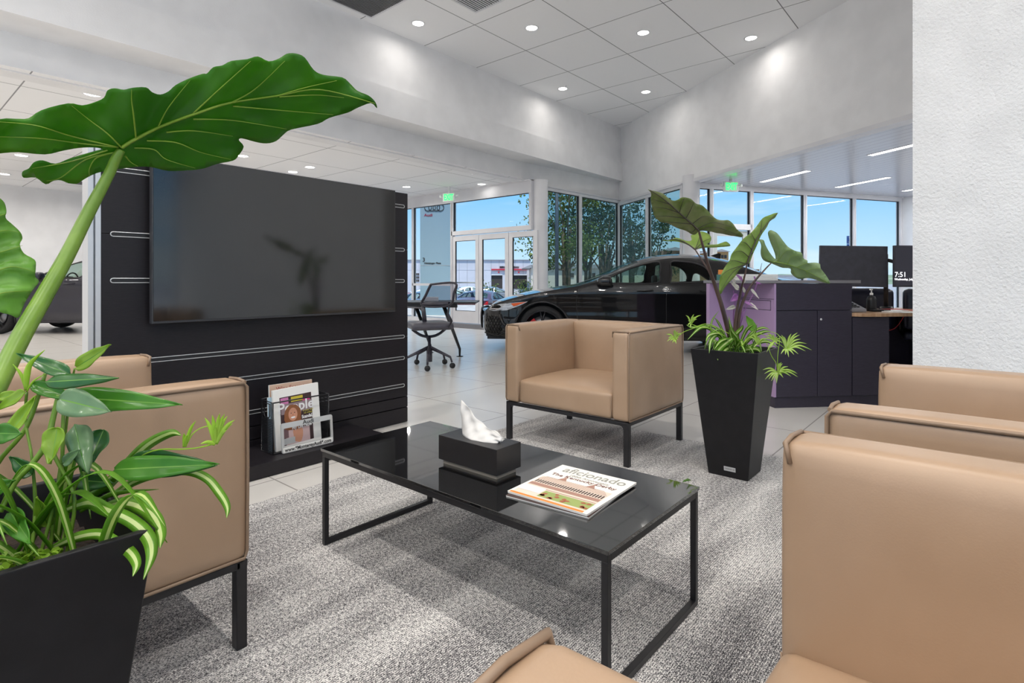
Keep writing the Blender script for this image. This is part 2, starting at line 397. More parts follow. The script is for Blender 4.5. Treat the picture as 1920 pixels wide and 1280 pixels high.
# transom over the three doors
L0, L1 = y_out, YB-7.45
rt, Mt = glazing('window_2', (9.42,YB-y_out), (9.42,7.45), [.03, L1-L0-.03], LO, zbot=2.12, header=.28, sill=.1)
ds = [849, 899, 955, 1009]
for i in range(3):
    ya, yb = yx(ds[i]), yx(ds[i+1]); wd = ya-yb
    M = frame((9.42, ya, 0), (0,-1,0), (0,0,1))
    dr = bpy.data.objects.new('door_%d' % (i+1), None); COL.objects.link(dr); dr.location = (9.42, ya, 0); ORG[dr.name] = Vector((9.42,ya,0)); struct(dr)
    f = MB(); st = .11
    f.box((.008,.02,-.025),(st,2.1,.025),M); f.box((wd-st,.02,-.025),(wd-.008,2.1,.025),M); f.box((st,1.98,-.025),(wd-st,2.1,.025),M); f.box((st,.02,-.025),(wd-st,.3,.025),M)
    f.build('door_frame', whitemetal, dr, world=True)
    g = MB(); g.box((st,.3,-.004),(wd-st,1.98,.004),M); g.build('window_pane', glass, dr, world=True)
    g = MB()
    for a, b in (((st,.3,-.015),(st+.01,1.98,.015)),((wd-st-.01,.3,-.015),(wd-st,1.98,.015)),((st,1.97,-.015),(wd-st,1.98,.015)),((st,.3,-.015),(wd-st,.31,.015))): g.box(a,b,M)
    g.build('gasket', gasket, dr, world=True)
    if i == 0:
        g = MB(); g.tube([M @ Vector((.06,.98,-.07)), M @ Vector((wd-.05,.98,-.07))], .016, 8); g.tube([M @ Vector((.06,.98,-.07)), M @ Vector((.06,.98,-.02))], .014, 8); g.tube([M @ Vector((wd-.05,.98,-.07)), M @ Vector((wd-.05,.98,-.02))], .014, 8)
        g.build('push_bar', alu, dr, world=True)
        g = MB(); g.box((.02,2.02,-.09),(.4,2.1,-.03),M); g.tube([M @ Vector((.3,2.06,-.09)), M @ Vector((.55,2.05,-.16)), M @ Vector((.62,2.13,-.05))], .01, 6)
        g.build('door_closer', alu, dr, world=True)
    if i == 1:
        g = MB(); g.box((.03,.0,-.05),(.055,.16,-.02),M); g.build('floor_bolt', blackmetal, dr, world=True)
# glass under wall A
A2, B2 = (9.75,7.5), (Cc.x-.03, Cc.y-.02)
L = (Vector(B2)-Vector(A2)).length
glazing('window_3', A2, B2, [.03, L*.455, L-.04], 3.12, fr=.09, header=.09, pane=sideglass, sill=.12)
# glass under wall B up to the second column
glazing('window_4', Bp(.03), Bp(2.95), [.04, 1.46, 2.88], PL, fr=.09, header=.09, pane=sideglass, sill=.12)
# right storefront
KA = W(3.80,11.67); dirE = (E-KA); LE = dirE.length
def te(px):
    a = (px-960)/F; ax, ad = 3.80, 11.67; bx, bd = 9.53-3.80, 13.68-11.67
    t = (a*ad-ax)/(bx-a*bd); return t*LE
glazing('window_5', KA, E, [te(1302), te(1332), te(1407), te(1507), te(1599), te(1686)], PL, fr=.085, header=.1, sill=.12,
        rails=((te(1332), te(1407), 2.12, .12),))
MR = frame(KA, dirE, (0,0,1)); x0, x1 = te(1334)+.05, te(1405)-.05
dr = bpy.data.objects.new('door_4', None); COL.objects.link(dr); dr.location = KA; ORG[dr.name] = KA.copy(); struct(dr)
f = MB(); st = .11
f.box((x0,.02,-.045),(x0+st,2.1,-.012),MR); f.box((x1-st,.02,-.045),(x1,2.1,-.012),MR); f.box((x0+st,1.98,-.045),(x1-st,2.1,-.012),MR); f.box((x0+st,.13,-.045),(x1-st,.3,-.012),MR)
f.build('door_frame', whitemetal, dr, world=True)
# ------------------------------------------------------------------ carpet and door mat
car = mat('carpet_loop', (120,120,124), .95, spec=.1); n, l, b = nodes(car)
tc = n.new('ShaderNodeTexCoord')
def mul(a, s):
    m_ = n.new('ShaderNodeMapping'); m_.inputs['Scale'].default_value = s; l.new(a, m_.inputs[0]); return m_.outputs[0]
fine = n.new('ShaderNodeTexNoise'); fine.inputs['Scale'].default_value = 1; fine.inputs['Detail'].default_value = 1; l.new(mul(tc.outputs['Object'], (210,420,1)), fine.inputs['Vector'])
fine2 = n.new('ShaderNodeTexNoise'); fine2.inputs['Scale'].default_value = 1; fine2.inputs['Detail'].default_value = 1; l.new(mul(tc.outputs['Object'], (80,90,1)), fine2.inputs['Vector'])
wv = n.new('ShaderNodeTexWave'); wv.inputs['Scale'].default_value = 46; wv.inputs['Distortion'].default_value = 1.5; wv.bands_direction = 'Y'; l.new(tc.outputs['Object'], wv.inputs['Vector'])
strp = n.new('ShaderNodeTexNoise'); strp.inputs['Scale'].default_value = 1; strp.inputs['Detail'].default_value = 2; l.new(mul(tc.outputs['Object'], (1.6,7,1)), strp.inputs['Vector'])
brick = n.new('ShaderNodeTexBrick'); l.new(mul(tc.outputs['Object'], (1.0,1.0,1)), brick.inputs['Vector'])
brick.inputs['Scale'].default_value = 1; brick.inputs['Brick Width'].default_value = 1.0; brick.inputs['Row Height'].default_value = .5; brick.inputs['Mortar Size'].default_value = 0
brick.inputs['Color1'].default_value = (.3,.3,.3,1); brick.inputs['Color2'].default_value = (.75,.75,.75,1); brick.inputs['Bias'].default_value = 0
def mth(op, a, c):
    m_ = n.new('ShaderNodeMath'); m_.operation = op
    for i, v in enumerate((a, c)):
        if isinstance(v, (int, float)): m_.inputs[i].default_value = v
        else: l.new(v, m_.inputs[i])
    return m_.outputs[0]
s1 = mth('ADD', mth('MULTIPLY', fine.outputs['Fac'], 1.5), mth('MULTIPLY', fine2.outputs['Fac'], .55))
s2 = mth('ADD', s1, mth('MULTIPLY', strp.outputs['Fac'], .42)); s3 = mth('ADD', s2, mth('MULTIPLY', brick.outputs['Color'], .12))
s4 = mth('ADD', s3, mth('MULTIPLY', wv.outputs['Fac'], .16))
s5 = mth('MULTIPLY', mth('SUBTRACT', s4, .83), 1.05)
r = n.new('ShaderNodeValToRGB'); r.color_ramp.elements[0].position = .3; r.color_ramp.elements[0].color = (*lin((62,61,64)), 1)
r.color_ramp.elements[1].position = .78; r.color_ramp.elements[1].color = (*lin((232,230,226)), 1)
x = r.color_ramp.elements.new(.52); x.color = (*lin((134,132,133)), 1)
l.new(s5, r.inputs['Fac']); l.new(r.outputs['Color'], b.inputs['Base Color'])
bp = n.new('ShaderNodeBump'); bp.inputs['Strength'].default_value = .5; bp.inputs['Distance'].default_value = .003; l.new(fine.outputs['Fac'], bp.inputs['Height']); l.new(bp.outputs['Normal'], b.inputs['Normal'])
mb = MB(); mb.box((-2.6,-3.2,.0005),(3.39,2.5,.006)); tag(mb.build('carpet', car), 'grey speckled woven carpet under the seating area', 'carpet')
matm = mottle(mat('mat_grey', (110,106,106), .95), (96,92,92), (128,124,123), 120, 3)
mb = MB(); mb.box((8.45,7.75,.0005),(9.3,10.6,.008)); tag(mb.build('entrance_mat', matm), 'long grey entrance mat on the tiles in front of the glass doors', 'mat')
# ------------------------------------------------------------------ ceiling fittings
lens = mat('lamp_lens', (255,252,246), .4, emis=9)
def downlight(p, label, hi, pw, group):
    t = thing('recessed_downlight', label, 'ceiling light', p, 0, group)
    a = MB(); a.lathe([(.085,-.001),(.088,-.008),(.105,-.006),(.108,0)], 28); a.build('trim_ring', whitemetal, t)
    a = MB(); a.disc((0,0,-.004), .085, 28); a.build('lamp_lens', lens, t)
    lt = bpy.data.lights.new('lamp', 'AREA'); lt.shape = 'DISK'; lt.size = .16; lt.energy = pw; lt.color = (1,.945,.88); lt.spread = SPREAD
    o = bpy.data.objects.new('lamp', lt); COL.objects.link(o); o.parent = t; o.location = (0,0,-.012)
    return t
hi_px = [(784,43.5,'downlight in the high ceiling nearest the dark square air grille'),(997,52,'second downlight from left in the high ceiling, front row'),
  (1206,61,'third downlight from left in the high ceiling, front row'),(1408,71,'rightmost downlight of the high ceiling, nearest the right wall'),
  (1055,166,'left one of the two far high downlights, near the ceiling sensor'),(1211,172,'right one of the two far high downlights, near the wall corner')]
for px, py, lb in hi_px: downlight(G(px, py, HI), 'round '+lb, 1, PHV, 'downlights in the high ceiling')
lo_px = [(174,176,'under the tip of the big leaf\'s left half'),(40,291,'below the left lobe of the big leaf'),(8,326,'at the far left edge above the white wall'),
  (455,292,'just right of the lower lobe of the big leaf'),(549,322,'left one of the close pair above the television'),(581,313,'right one of the close pair above the television'),
  (762,350,'above the right end of the television'),(891,325,'largest one left of the round column, above the clear transom'),(903,345,'smaller one close to the storefront frame'),
  (779,371,'beside the top right corner of the black panel wall')]
for px, py, lb in lo_px: downlight(G(px, py, LO-.001), 'low ceiling downlight '+lb, 0, (.3 if px == 903 else 8) if px > 870 else PLO, 'downlights in the low ceiling')
# extra downlights, mostly outside the frame, added to brighten the room
k = 0
for X in (-5.8,-3.5,-1.2,1.1):
    for Y in (-4.6,-2.1,.4,2.9,5.4):
        if X > 1 and Y > 4: continue
        downlight(Vector((X, Y, HI)), 'added recessed downlight brightening the seating area from outside the frame', 1, PHI*1.0, 'downlights in the high ceiling')
for X in (-5,-2.4,.4,3.4):  # low-ceiling lamps added to brighten the back area
    for Y in (10.2,13.2,15.4): downlight(Vector((X, Y, LO-.001)), 'recessed downlight added to brighten the car area at the back', 0, PLO, 'downlights in the low ceiling')
grille = mat('grille_grey', (118,118,120), .5)
def vent(c, sx, sy, label, mt_, slats=14):
    t = thing('ceiling_vent', label, 'air vent', c)
    a = MB()
    for q in (((-sx,-sy,-.012),(sx,-sy+.03,0)),((-sx,sy-.03,-.012),(sx,sy,0)),((-sx,-sy+.03,-.012),(-sx+.03,sy-.03,0)),((sx-.03,-sy+.03,-.012),(sx,sy-.03,0))): a.box(*q)
    a.build('vent_frame', whitemetal, t)
    a = MB()
    for i in range(slats):
        y = -sy+.05+(2*sy-.1)*i/(slats-1); a.box((-sx+.03,y-.008,-.01),(sx-.03,y+.008,-.002))
    a.build('slats', mt_, t)
    a = MB(); a.box((-sx+.03,-sy+.03,-.0015),(sx-.03,sy-.03,-.0005)); a.build('backing', gasket, t)
p = G(680,-12,HI); vent(Vector((p.x,p.y,HI)), .5, .5, 'square dark grey air grille in the high ceiling at the top edge', grille, 26)
p = G(893,-2,HI); vent(Vector((p.x,p.y,HI)), .28, .28, 'small white louvred air vent in the high ceiling beside the dark grille', whitemetal, 12)
p = G(158,343,LO); vent(Vector((p.x,p.y,LO)), .28, .28, 'small louvred air vent in the low ceiling above the far white wall', grille, 12)
# strip lights in the plank ceiling
strip = mat('strip_lens', (255,255,255), .4, emis=7)
for (a, bq, lb) in (((1428,341),(1530,320),'left one of the recessed strip lights, nearest the green exit sign'),((1569,351),(1680,332),'middle recessed strip light above the tall windows'),
                 ((1632,291),(1790,250),'nearest recessed strip light, cut by the rough white wall'),((1694,358),(1760,343),'farthest recessed strip light, mostly hidden by the rough white wall')):
    A = G(a[0],a[1],PL); u = Vector(bdir).normalized(); v = Vector((-u.y,u.x,0)); Ln = 1.22
    t = thing('strip_light', lb+', plank ceiling', 'ceiling light', A, 0, 'strip lights in the plank ceiling')
    M = Matrix.Translation(A) @ frame((0,0,0), u, v)
    q = MB(); q.box((0,-.07,-.006),(Ln,-.055,.0),M); q.box((0,.055,-.006),(Ln,.07,0),M); q.box((-.015,-.07,-.006),(0,.07,0),M); q.box((Ln,-.07,-.006),(Ln+.015,.07,0),M); q.build('light_housing', whitemetal, t, world=True)
    q = MB(); q.box((0,-.055,-.004),(Ln,.055,-.001),M); q.build('diffuser', strip, t, world=True)
    lt = bpy.data.lights.new('lamp', 'AREA'); lt.shape = 'RECTANGLE'; lt.size = Ln; lt.size_y = .1; lt.energy = PST
    o = bpy.data.objects.new('lamp', lt); COL.objects.link(o); o.parent = t; o.location = u*(Ln/2)+Vector((0,0,-.012)); o.rotation_euler = (0,0,math.atan2(u.y,u.x))
# more strips over the offices to the right
for k in range(3):
    A = W(7.5-k*.6, 8.5-2.2*k, PL)
    t = thing('strip_light', 'recessed strip light over the reception offices, hidden behind the rough wall', 'ceiling light', A, 0, 'strip lights in the plank ceiling')
    M = Matrix.Translation(A) @ frame((0,0,0), u, v)
    q = MB(); q.box((0,-.055,-.004),(1.2,.055,-.001),M); q.build('diffuser', strip, t, world=True)
    lt = bpy.data.lights.new('lamp', 'AREA'); lt.shape = 'RECTANGLE'; lt.size = 1.2; lt.size_y = .1; lt.energy = PST
    o = bpy.data.objects.new('lamp', lt); COL.objects.link(o); o.parent = t; o.location = u*.6+Vector((0,0,-.012)); o.rotation_euler = (0,0,math.atan2(u.y,u.x))
p = G(1061,161,HI); mb = MB(); mb.lathe([(.0,-.02),(.02,-.02),(.028,-.006),(.03,0)], 16, Matrix.Translation(p)); tag(mb.build('ceiling_sensor', whitemetal), 'tiny round ceiling sensor beside a far downlight', 'sensor')
# exit signs
signw = mat('sign_white', (240,246,242), .4); green = mat('exit_green', (40,220,90), .4, emis=2.2)
def exit_sign(c, rz, label, ceil):
    t = thing('exit_sign', label, 'exit sign', c)
    u = Vector((math.cos(rz), math.sin(rz), 0)); M = frame(c, u, (0,0,1))
    a = MB(); a.box((-.15,-.1,-.03),(.15,.1,.03),M); a.build('sign_housing', signw, t, world=True, bevel=.006)
    a = MB(); a.box((-.02,.1,-.02),(.02,ceil-c.z,.02),M); a.build('mounting', whitemetal, t, world=True)
    text('lettering', 'EXIT', .19, M @ Matrix.Translation((0,-.005,.0315)), green, t, ext=.001, bold=.006, sx=.62)
    for s_ in (-1, 1):
        a = MB(); a.tube([M @ Vector((s_*.15,.0,0)), M @ Vector((s_*.185,.0,0))], .015, 8); a.lathe([(.0,-.02),(.032,-.02),(.036,.03),(0,.035)], 14, M @ Matrix.Translation((s_*.2,.03,0)) @ Matrix.Rotation(.5*s_,4,'Y')); a.build('lamp_head', signw, t, world=True)
c = D(842,370,12.9); exit_sign(c, math.atan2(-.95,.35)+0.0, 'green and white lit exit sign hanging above the glass doors', LO)
c = D(1370,350,11.2); exit_sign(c, math.atan2(W(1,.12).y, W(1,.12).x), 'green and white lit exit sign below the grey plank ceiling', PL)
# ================================================================== ARMCHAIRS (local: x across, y = front, z up)
CW, CD, CH = .87, .70, .725
def armchair(label, loc, rz):
    t = thing('armchair', label, 'armchair', loc, rz, 'tan leather armchairs')
    hw, hd = CW/2, CD/2; zb = .238; at = .105
    f = MB(); b = .024
    for y in (-hd+.012, hd-.012): f.box((-hw+.004,y-.012,zb-.02),(hw-.004,y+.012,zb))
    for x in (-hw+.014, hw-.014): f.box((x-.012,-hd+.02,zb-.02),(x+.012,hd-.02,zb))
    f.build('frame', blackmetal, t, bevel=.002)
    for sx in (-1, 1):
        for sy in (-1, 1):
            x, y = sx*(hw-.018), sy*(hd-.016)
            q = MB(); q.box((x-.016,y-.014,0),(x+.016,y+.014,zb-.001))
            q.prism([(0,0),(.03,0),(.012,.004),(.004,.012),(0,.03)], -.012, .012, Matrix.Translation((x-sx*.016, y, zb-.02)) @ Matrix.Rotation(PI/2,4,'X') @ Matrix.Scale(-sx,4,(1,0,0)) @ Matrix.Scale(-1,4,(0,1,0)))
            q.build('leg', blackmetal, t, fix=True, bevel=.0025)
    for sx in (-1, 1):
        a = MB(); x0, x1 = sorted((sx*hw, sx*(hw-at)))
        bl = [0]*6; bl[0 if sx > 0 else 1] = .022; bl[1 if sx > 0 else 0] = .006; bl[3] = .004; bl[5] = .006
        puffy(a, (x0,-hd,zb),(x1,hd,CH), .02, bl, 16); ar = a.build('armrest', leather, t, fix=True, smooth=True)
        # piping round the outer panel and the front face
        r_ = .0045; p = MB(); X = sx*(hw-.001); zt = CH-.005; z0 = zb+.006
        p.tube([(X,-hd+.01,zt),(X,0,zt+.003),(X,hd-.012,zt),(X,hd-.003,zt-.012),(X,hd-.001,.5),(X,hd-.003,z0+.02),(X,hd-.01,z0),(X,0,z0-.003),(X,-hd+.01,z0),(X,-hd+.002,z0+.02),(X,-hd+.002,zt-.02)], r_, 8, closed=True)
        Xi = sx*(hw-at+.004)
        p.tube([(X-sx*.002,hd-.008,zt+.002),(sx*(hw-at/2),hd-.004,zt+.004),(Xi,hd-.006,zt+.002),(Xi-sx*.003,hd-.014,zt-.03)], r_, 8)
        p.build('piping', piping, ar)
    s = MB(); puffy(s, (-hw+at-.002,-hd+at-.02,zb),(hw-at+.002,hd-.004,.385), .022, (0,0,0,.008,0,.03), 16); st_ = s.build('seat', leather, t, fix=True, smooth=True)
    p = MB()
    for sx in (-1,1): p.tube([(sx*(hw-at-.001),hd-.003,zb+.01),(sx*(hw-at-.001),hd-.001,.37)], .002, 6)
    p.build('seam', piping, st_)
    s = MB(); puffy(s, (-hw+at-.004,-hd,zb),(hw-at+.004,-hd+at,CH-.004), .02, (0,0,.004,.022,0,.008), 16); bk = s.build('backrest', leather, t, fix=True, smooth=True)
    p = MB(); p.tube([(-hw+.004,-hd+.003,CH-.004),(0,-hd+.002,CH),(hw-.004,-hd+.003,CH-.004)], .004, 8); p.build('piping', piping, bk)
    g = MB(); g.box((hw-.001,-hd+.002,zb+.025),(hw+.012,-hd+.006,zb+.075)) ; g.build('fabric_tag', blackmetal, t)
    return t
armchair('tan leather armchair beyond the coffee table, in front of the black car', (3.015,1.89,0.006), PI/2)
armchair('tan leather armchair at the left edge, partly behind the nearest black planter', (.34,1.968,0.006), -PI/2)
armchair('nearest tan leather armchair, cut by the bottom right corner of the photo', (.68,-.085,0.006), 0)
armchair('tan leather armchair behind the nearest one, beside the rough white wall', (1.772,-.087,0.006), 0)
# ================================================================== COFFEE TABLE
TX0, TX1, TY0, TY1, TZ = 1.135, 1.68, .673, 1.92, .37
t = thing('coffee_table', 'low rectangular coffee table with black glass top and thin black metal frame', 'coffee table', ((TX0+TX1)/2,(TY0+TY1)/2,.006))
m = MB(); m.box((TX0,TY0,TZ-.010),(TX1,TY1,TZ)); m.build('tabletop', blackgloss, t, world=True, bevel=.0012)
m = MB(); zb = TZ-.0105; bw = .018; m.box((TX0+.004,TY0+.004,zb-.02),(TX0+.004+bw,TY1-.004,zb)); m.box((TX1-.004-bw,TY0+.004,zb-.02),(TX1-.004,TY1-.004,zb))
m.box((TX0+.022,TY0+.004,zb-.02),(TX1-.022,TY0+.004+bw,zb)); m.box((TX0+.022,TY1-.004-bw,zb-.02),(TX1-.022,TY1-.004,zb)); m.build('frame', blackmetal, t, world=True, bevel=.001)
for y in (TY0+.004, TY1-.004-bw):
    for x in (TX0+.004, TX1-.004-bw):
        m = MB(); m.box((x,y,.025),(x+bw,y+bw,zb-.0202)); m.build('leg', blackmetal, t, world=True, bevel=.001)
    m = MB(); m.box((TX0+.004,y,.007),(TX1-.004,y+bw,.025)); m.build('foot_rail', blackmetal, t, world=True, bevel=.001)
# tissue box
tb = thing('tissue_box', 'black tissue box cover with a white tissue sticking out, on the coffee table', 'tissue box', (1.367,1.314,TZ+.006*0+.0))
bx0, bx1, by0, by1 = 1.307, 1.427, 1.178, 1.45
boxm = mottle(mat('black_lacquer', (24,23,25), .42), (22,21,23), (27,26,28), 30, 2)
m = MB(); m.box((bx0,by0,.386),(bx1,by1,.469)); m.build('box_cover', boxm, tb, world=True, bevel=.0015)
m = MB(); m.box((bx0+.012,by0+.012,.3702),(bx1-.012,by1-.012,.386)); m.build('base', mat('cream_board', (150,142,130), .6), tb, world=True)
tis = mottle(mat('tissue_paper', (206,204,201), .8), (200,198,195), (212,210,207), 30, 2)
m = MB(); N1, N2 = 30, 16; m.smooth = True
for side, off in ((0,0),(1,.010)):
    g_ = []
    for i in range(N1+1):
        u_ = i/N1
        for j in range(N2+1):
            v_ = j/N2
            top = .100*max(0,1-u_)**1.15*(1-.35*side) + .012 + .006*math.sin(9*u_+side)
            y = 1.392 - .165*u_ + .022*v_*(1-u_)*(1 if not side else .3) - .012*v_*u_
            z = .4685 + top*v_
            x = 1.366 - .030*math.sin(PI*u_)**.8*(1-v_)**1.2*(1-1.6*side) + .012*v_ + off
            cr_ = .0032*math.sin(13*u_+7*v_+2*side)+.0018*math.sin(24*u_-11*v_)
            g_.append((x+cr_*(.4+v_), y+cr_*.6, z+cr_*.4*v_))
    m.add(g_, [(i*(N2+1)+j,(i+1)*(N2+1)+j,(i+1)*(N2+1)+j+1,i*(N2+1)+j+1) for i in range(N1) for j in range(N2)])
m.build('tissue', tis, tb, world=True, solid=.0006)
# magazines on the table
brownp = mat('print_brown', (168,128,112), .5); greyp = mat('print_grey', (150,150,142), .5); darkp = mat('print_dark', (70,52,48), .5)
creamp = mat('print_cream', (238,233,224), .45); orangep = mat('print_orange', (214,132,52), .5); greenp = mat('print_green', (150,165,95), .5); redp = mat('print_red', (150,40,40), .5)
def magazine(name, label, c, rz, z0, w_, h_, th, cover):
    t = thing(name, label, 'magazine', (c[0],c[1],z0), rz, None)
    m = MB(); m.box((-w_/2,-h_/2,0),(w_/2,h_/2,th)); m.build('pages', paper, t, bevel=.0008)
    m = MB(); m.box((-w_/2-.0005,-h_/2-.0005,th),(w_/2+.0005,h_/2+.0005,th+.0006)); m.build('cover', cover, t)
    return t
magazine('magazine', 'magazine with a dark cover underneath the horse racing magazine', (1.395,.955), .10-PI/2, TZ, .27, .30, .004, darkp)
mt = magazine('magazine', 'white magazine about the Kentucky Derby lying on top on the coffee table', (1.402,.952), .04-PI/2, TZ+.0048, .27, .298, .006, creamp)
Z = .0067; rt = Matrix.Rotation(0,4,'Z')
def mq(x0,y0,x1,y1,mt_,z=Z,name='cover_picture'):
    m = MB(); m.box((x0,y0,z),(x1,y1,z+.0002)); return m.build(name, mt_, mt)
mq(-.125,-.135,.12,.02,mat('print_pale', (222,206,190), .5))
m = MB()
for i in range(26): m.box((-.12+i*.0092,-.035-.0*i,Z+.0003),(-.12+i*.0092+.0055,-.012,Z+.0004))
m.build('cover_picture', darkp, mt)
m = MB()
for k in range(7): m.box((-.125+.002*k,-.008+k*.005,Z+.0003),(.118-.004*k,-.0065+k*.005,Z+.0004))
m.box((-.125,-.06,Z+.0003),(.118,-.04,Z+.0004)); m.box((-.125,-.075,Z+.0003),(.118,-.071,Z+.0004))
for cx_ in (-.055,.045): m.add([(cx_-.016,.02,Z+.0005),(cx_+.016,.02,Z+.0005),(cx_+.003,.045,Z+.0005),(cx_,.062,Z+.0005),(cx_-.003,.045,Z+.0005)], [(0,1,2,3,4)])
m.build('cover_picture', brownp, mt)
mq(-.045,-.128,.12,-.08,greenp,Z+.0003); mq(-.13,-.148,.12,-.137,orangep)
m = MB(); rnd = random.Random(4)
for k in range(16):
    x_ = -.04+.158*rnd.random(); y_ = -.122+.035*rnd.random(); m.add([(x_+.009*math.cos(a)*rnd.uniform(.6,1.2),y_+.007*math.sin(a)*rnd.uniform(.6,1.2),Z+.0007) for a in [2*PI*q/7 for q in range(7)]], [tuple(range(7))])
m.build('cover_picture', mat('print_rust', (165,92,66), .5), mt)
mq(-.125,-.11,-.05,-.07,mat('print_label', (226,228,232), .5),Z+.0006,'address_label')
text('lettering', 'aficionado', .062, Matrix.Translation((.008,.112,Z+.0002)), greyp, mt, ext=.0001, bold=.0006, sx=.88, local=True)
text('lettering', '100th Anniversary', .019, Matrix.Translation((.01,.075,Z+.0006)), greyp, mt, ext=.0001, local=True)
text('lettering', 'The Kentucky Derby', .027, Matrix.Translation((0,.055,Z+.0009)), mat('print_maroon', (110,62,58), .5), mt, ext=.0001, local=True)
# a fallen leaf tip
m = MB(); p = G(1290,903,TZ); m.smooth = True
m.add([p+Vector(q) for q in ((-.02,.01,.001),(-.005,.012,.004),(.008,.004,.008),(.016,-.002,.002),(.01,-.006,.003),(-.006,.006,.001))], [(0,1,5),(1,2,4,5),(2,3,4)])
tag(m.build('leaf_scrap', leaf_mat('leaf_scrap_green', (70,110,40), (90,135,50)), solid=.0006), 'small curled green leaf scrap on the right corner of the coffee table', 'leaf')
# ================================================================== MEDIA WALL
PX0, PX1, PY, PZ = .735, 2.545, 3.15, 1.628
t = thing('media_wall', 'black slatted display wall with low bench behind the armchair, carrying the television', 'media wall', ((PX0+PX1)/2,PY+.06,0))
zs = [.185, .183, .109, .107]
for a, b in ((.006,.106),(.112,.181),(.187,.455-.0),(.457,.61),(.612,1.226),(1.228,PZ)):
    m = MB(); m.box((PX0,PY,a),(PX1,PY+.1,b)); m.build('panel', black, t, world=True, bevel=.0015)
m = MB(); m.box((PX0+.01,PY+.03,.004),(PX1-.01,PY+.095,PZ-.01)); m.build('core', gasket, t, world=True)
def slot(z, x0, x1):
    r = .0105; pts = [(x0+r,PY-.002,z-r),(x1-r,PY-.002,z-r)] + [(x1-r+r*math.sin(a),PY-.002,z-r*math.cos(a)) for a in (.5,1,1.57,2.1,2.6)] + [(x1-r,PY-.002,z+r),(x0+r,PY-.002,z+r)] + [(x0+r-r*math.sin(a),PY-.002,z+r*math.cos(a)) for a in (.5,1,1.57,2.1,2.6)]
    m = MB(); m.tube(pts, .0024, 6, closed=True); q = m.build('slot_trim', alu, t, world=True)
    m = MB(); m.box((x0+.004,PY-.001,z-r+.001),(x1-.004,PY+.004,z+r-.001)); m.build('slot', gasket, q, world=True)
X0s = onY(207,PY)[0]; X1s = onY(758,PY)[0]
for px, py, in ((758,721.7),(758,670.5),(758,630.5),(760,526.5),(760,468.5),(760,387.5)):
    X, d_ = onY(px, PY); slot(1+(YH-py)*d_/F, X0s, X1s)
m = MB(); m.box((PX0-.05,PY-.002,.0),(PX0-.03,PY+.1,PZ+.01)); m.box((PX0-.022,PY-.002,0),(PX0-.001,PY+.1,PZ+.01)); m.box((PX0-.04,PY+.02,0),(PX0-.01,PY+.1,PZ)); m.build('edge_trim', alu, t, world=True)
m = MB(); m.box((PX1+.0005,PY+.01,0.0),(PX1+.004,PY+.1,PZ)); m.build('edge_trim', alu, t, world=True)
m = MB(); m.box((PX0,2.80,.004),(2.085,PY-.003,.075)); m.build('bench', black, t, world=True, bevel=.0015)
# television
tv = thing('television', 'large wall mounted flat television with a dark reflective screen', 'television', (1.65,3.1,.8))
m = MB(); m.box((.92,3.072,.796),(2.376,3.108,1.622)); m.build('bezel', bezel, tv, world=True, bevel=.002)
m = MB(); m.box((.926,3.0695,.808),(2.370,3.0715,1.617)); m.build('screen', screen, tv, world=True)
m = MB(); m.box((1.4,3.108,1.0),(1.9,3.149,1.4)); m.build('wall_bracket', blackmetal, tv, world=True)
# magazine rack, licence plate frame, magazines
t = thing('magazine_rack', 'black wire mesh magazine rack standing on the low bench', 'magazine rack', (1.61,2.96,.0755))
rx0, rx1, ry0, ry1, rz = 1.435, 1.765, 2.9, 3.03, .352
mesh = mat('wire_mesh', (30,30,33), .45)
m = MB()
for X in (rx0, rx1):
    m.tube([(X,ry0,.078),(X,ry0,rz),(X,ry1,rz+.005),(X,ry1,.078)], .004, 6, closed=True)
m.tube([(rx0,ry0,rz),(rx1,ry0,rz)], .004, 6); m.tube([(rx0,ry1,rz+.005),(rx1,ry1,rz+.005)], .004, 6); m.tube([(rx0,ry0,.08),(rx1,ry0,.08)], .004, 6)
m.build('rack_frame', blackmetal, t, world=True)
for X in (rx0, rx1):
    m = MB()
    for i in range(14): y = ry0+(ry1-ry0)*(i+.5)/14; m.box((X-.0006,y-.0022,.078),(X+.0006,y+.0022,rz if not (X == rx0 and 2 < i < 12) else rz-.09))
    for i in range(30): z = .08+i*.009; m.box((X-.0008,ry0,z-.0018),(X+.0008,ry1,z+.0018)) if not (X == rx0 and z > rz-.09) else None
    m.build('mesh_side', mesh, t, world=True)
m = MB(); m.box((rx0,ry0,.0757),(rx1,ry1,.078)); m.build('rack_base', mesh, t, world=True)
m = MB(); m.tube([(rx0-.001,ry0+.035,rz-.01),(rx0-.001,ry0+.035,rz-.075),(rx0-.001,ry0+.045,rz-.085),(rx0-.001,ry0+.085,rz-.085),(rx0-.001,ry0+.095,rz-.075),(rx0-.001,ry0+.095,rz-.01)], .0035, 6, closed=True); m.build('handle_opening', blackmetal, t, world=True)
def standing(label, name, x0, x1, y, ztop, lean, th, mt_, z0=.0795):
    tt = thing(name, label, 'magazine', (x0,y,z0)); M = frame((x0,y,z0), (1,0,lean[0]), (0,lean[1],1))
    m = MB(); m.box((0,0,-th),(x1-x0,ztop-z0,0),M); m.build('pages', paper, tt, world=True)
    m = MB(); m.box((0,0,0.0002),(x1-x0,ztop-z0,.0008),M); m.build('cover', mt_, tt, world=True)
    return tt, M
ft, FM = standing('tan magazine at the back of the rack with red letters on its cover', 'magazine', 1.462, 1.715, 2.975, .432, (0,.06), .012, mat('print_tan', (200,170,150), .5))
text('lettering', 'Wine Spectator', .034, FM @ Matrix.Translation((.135,.325,.0012)), redp, ft, ext=.0001, sx=.9)
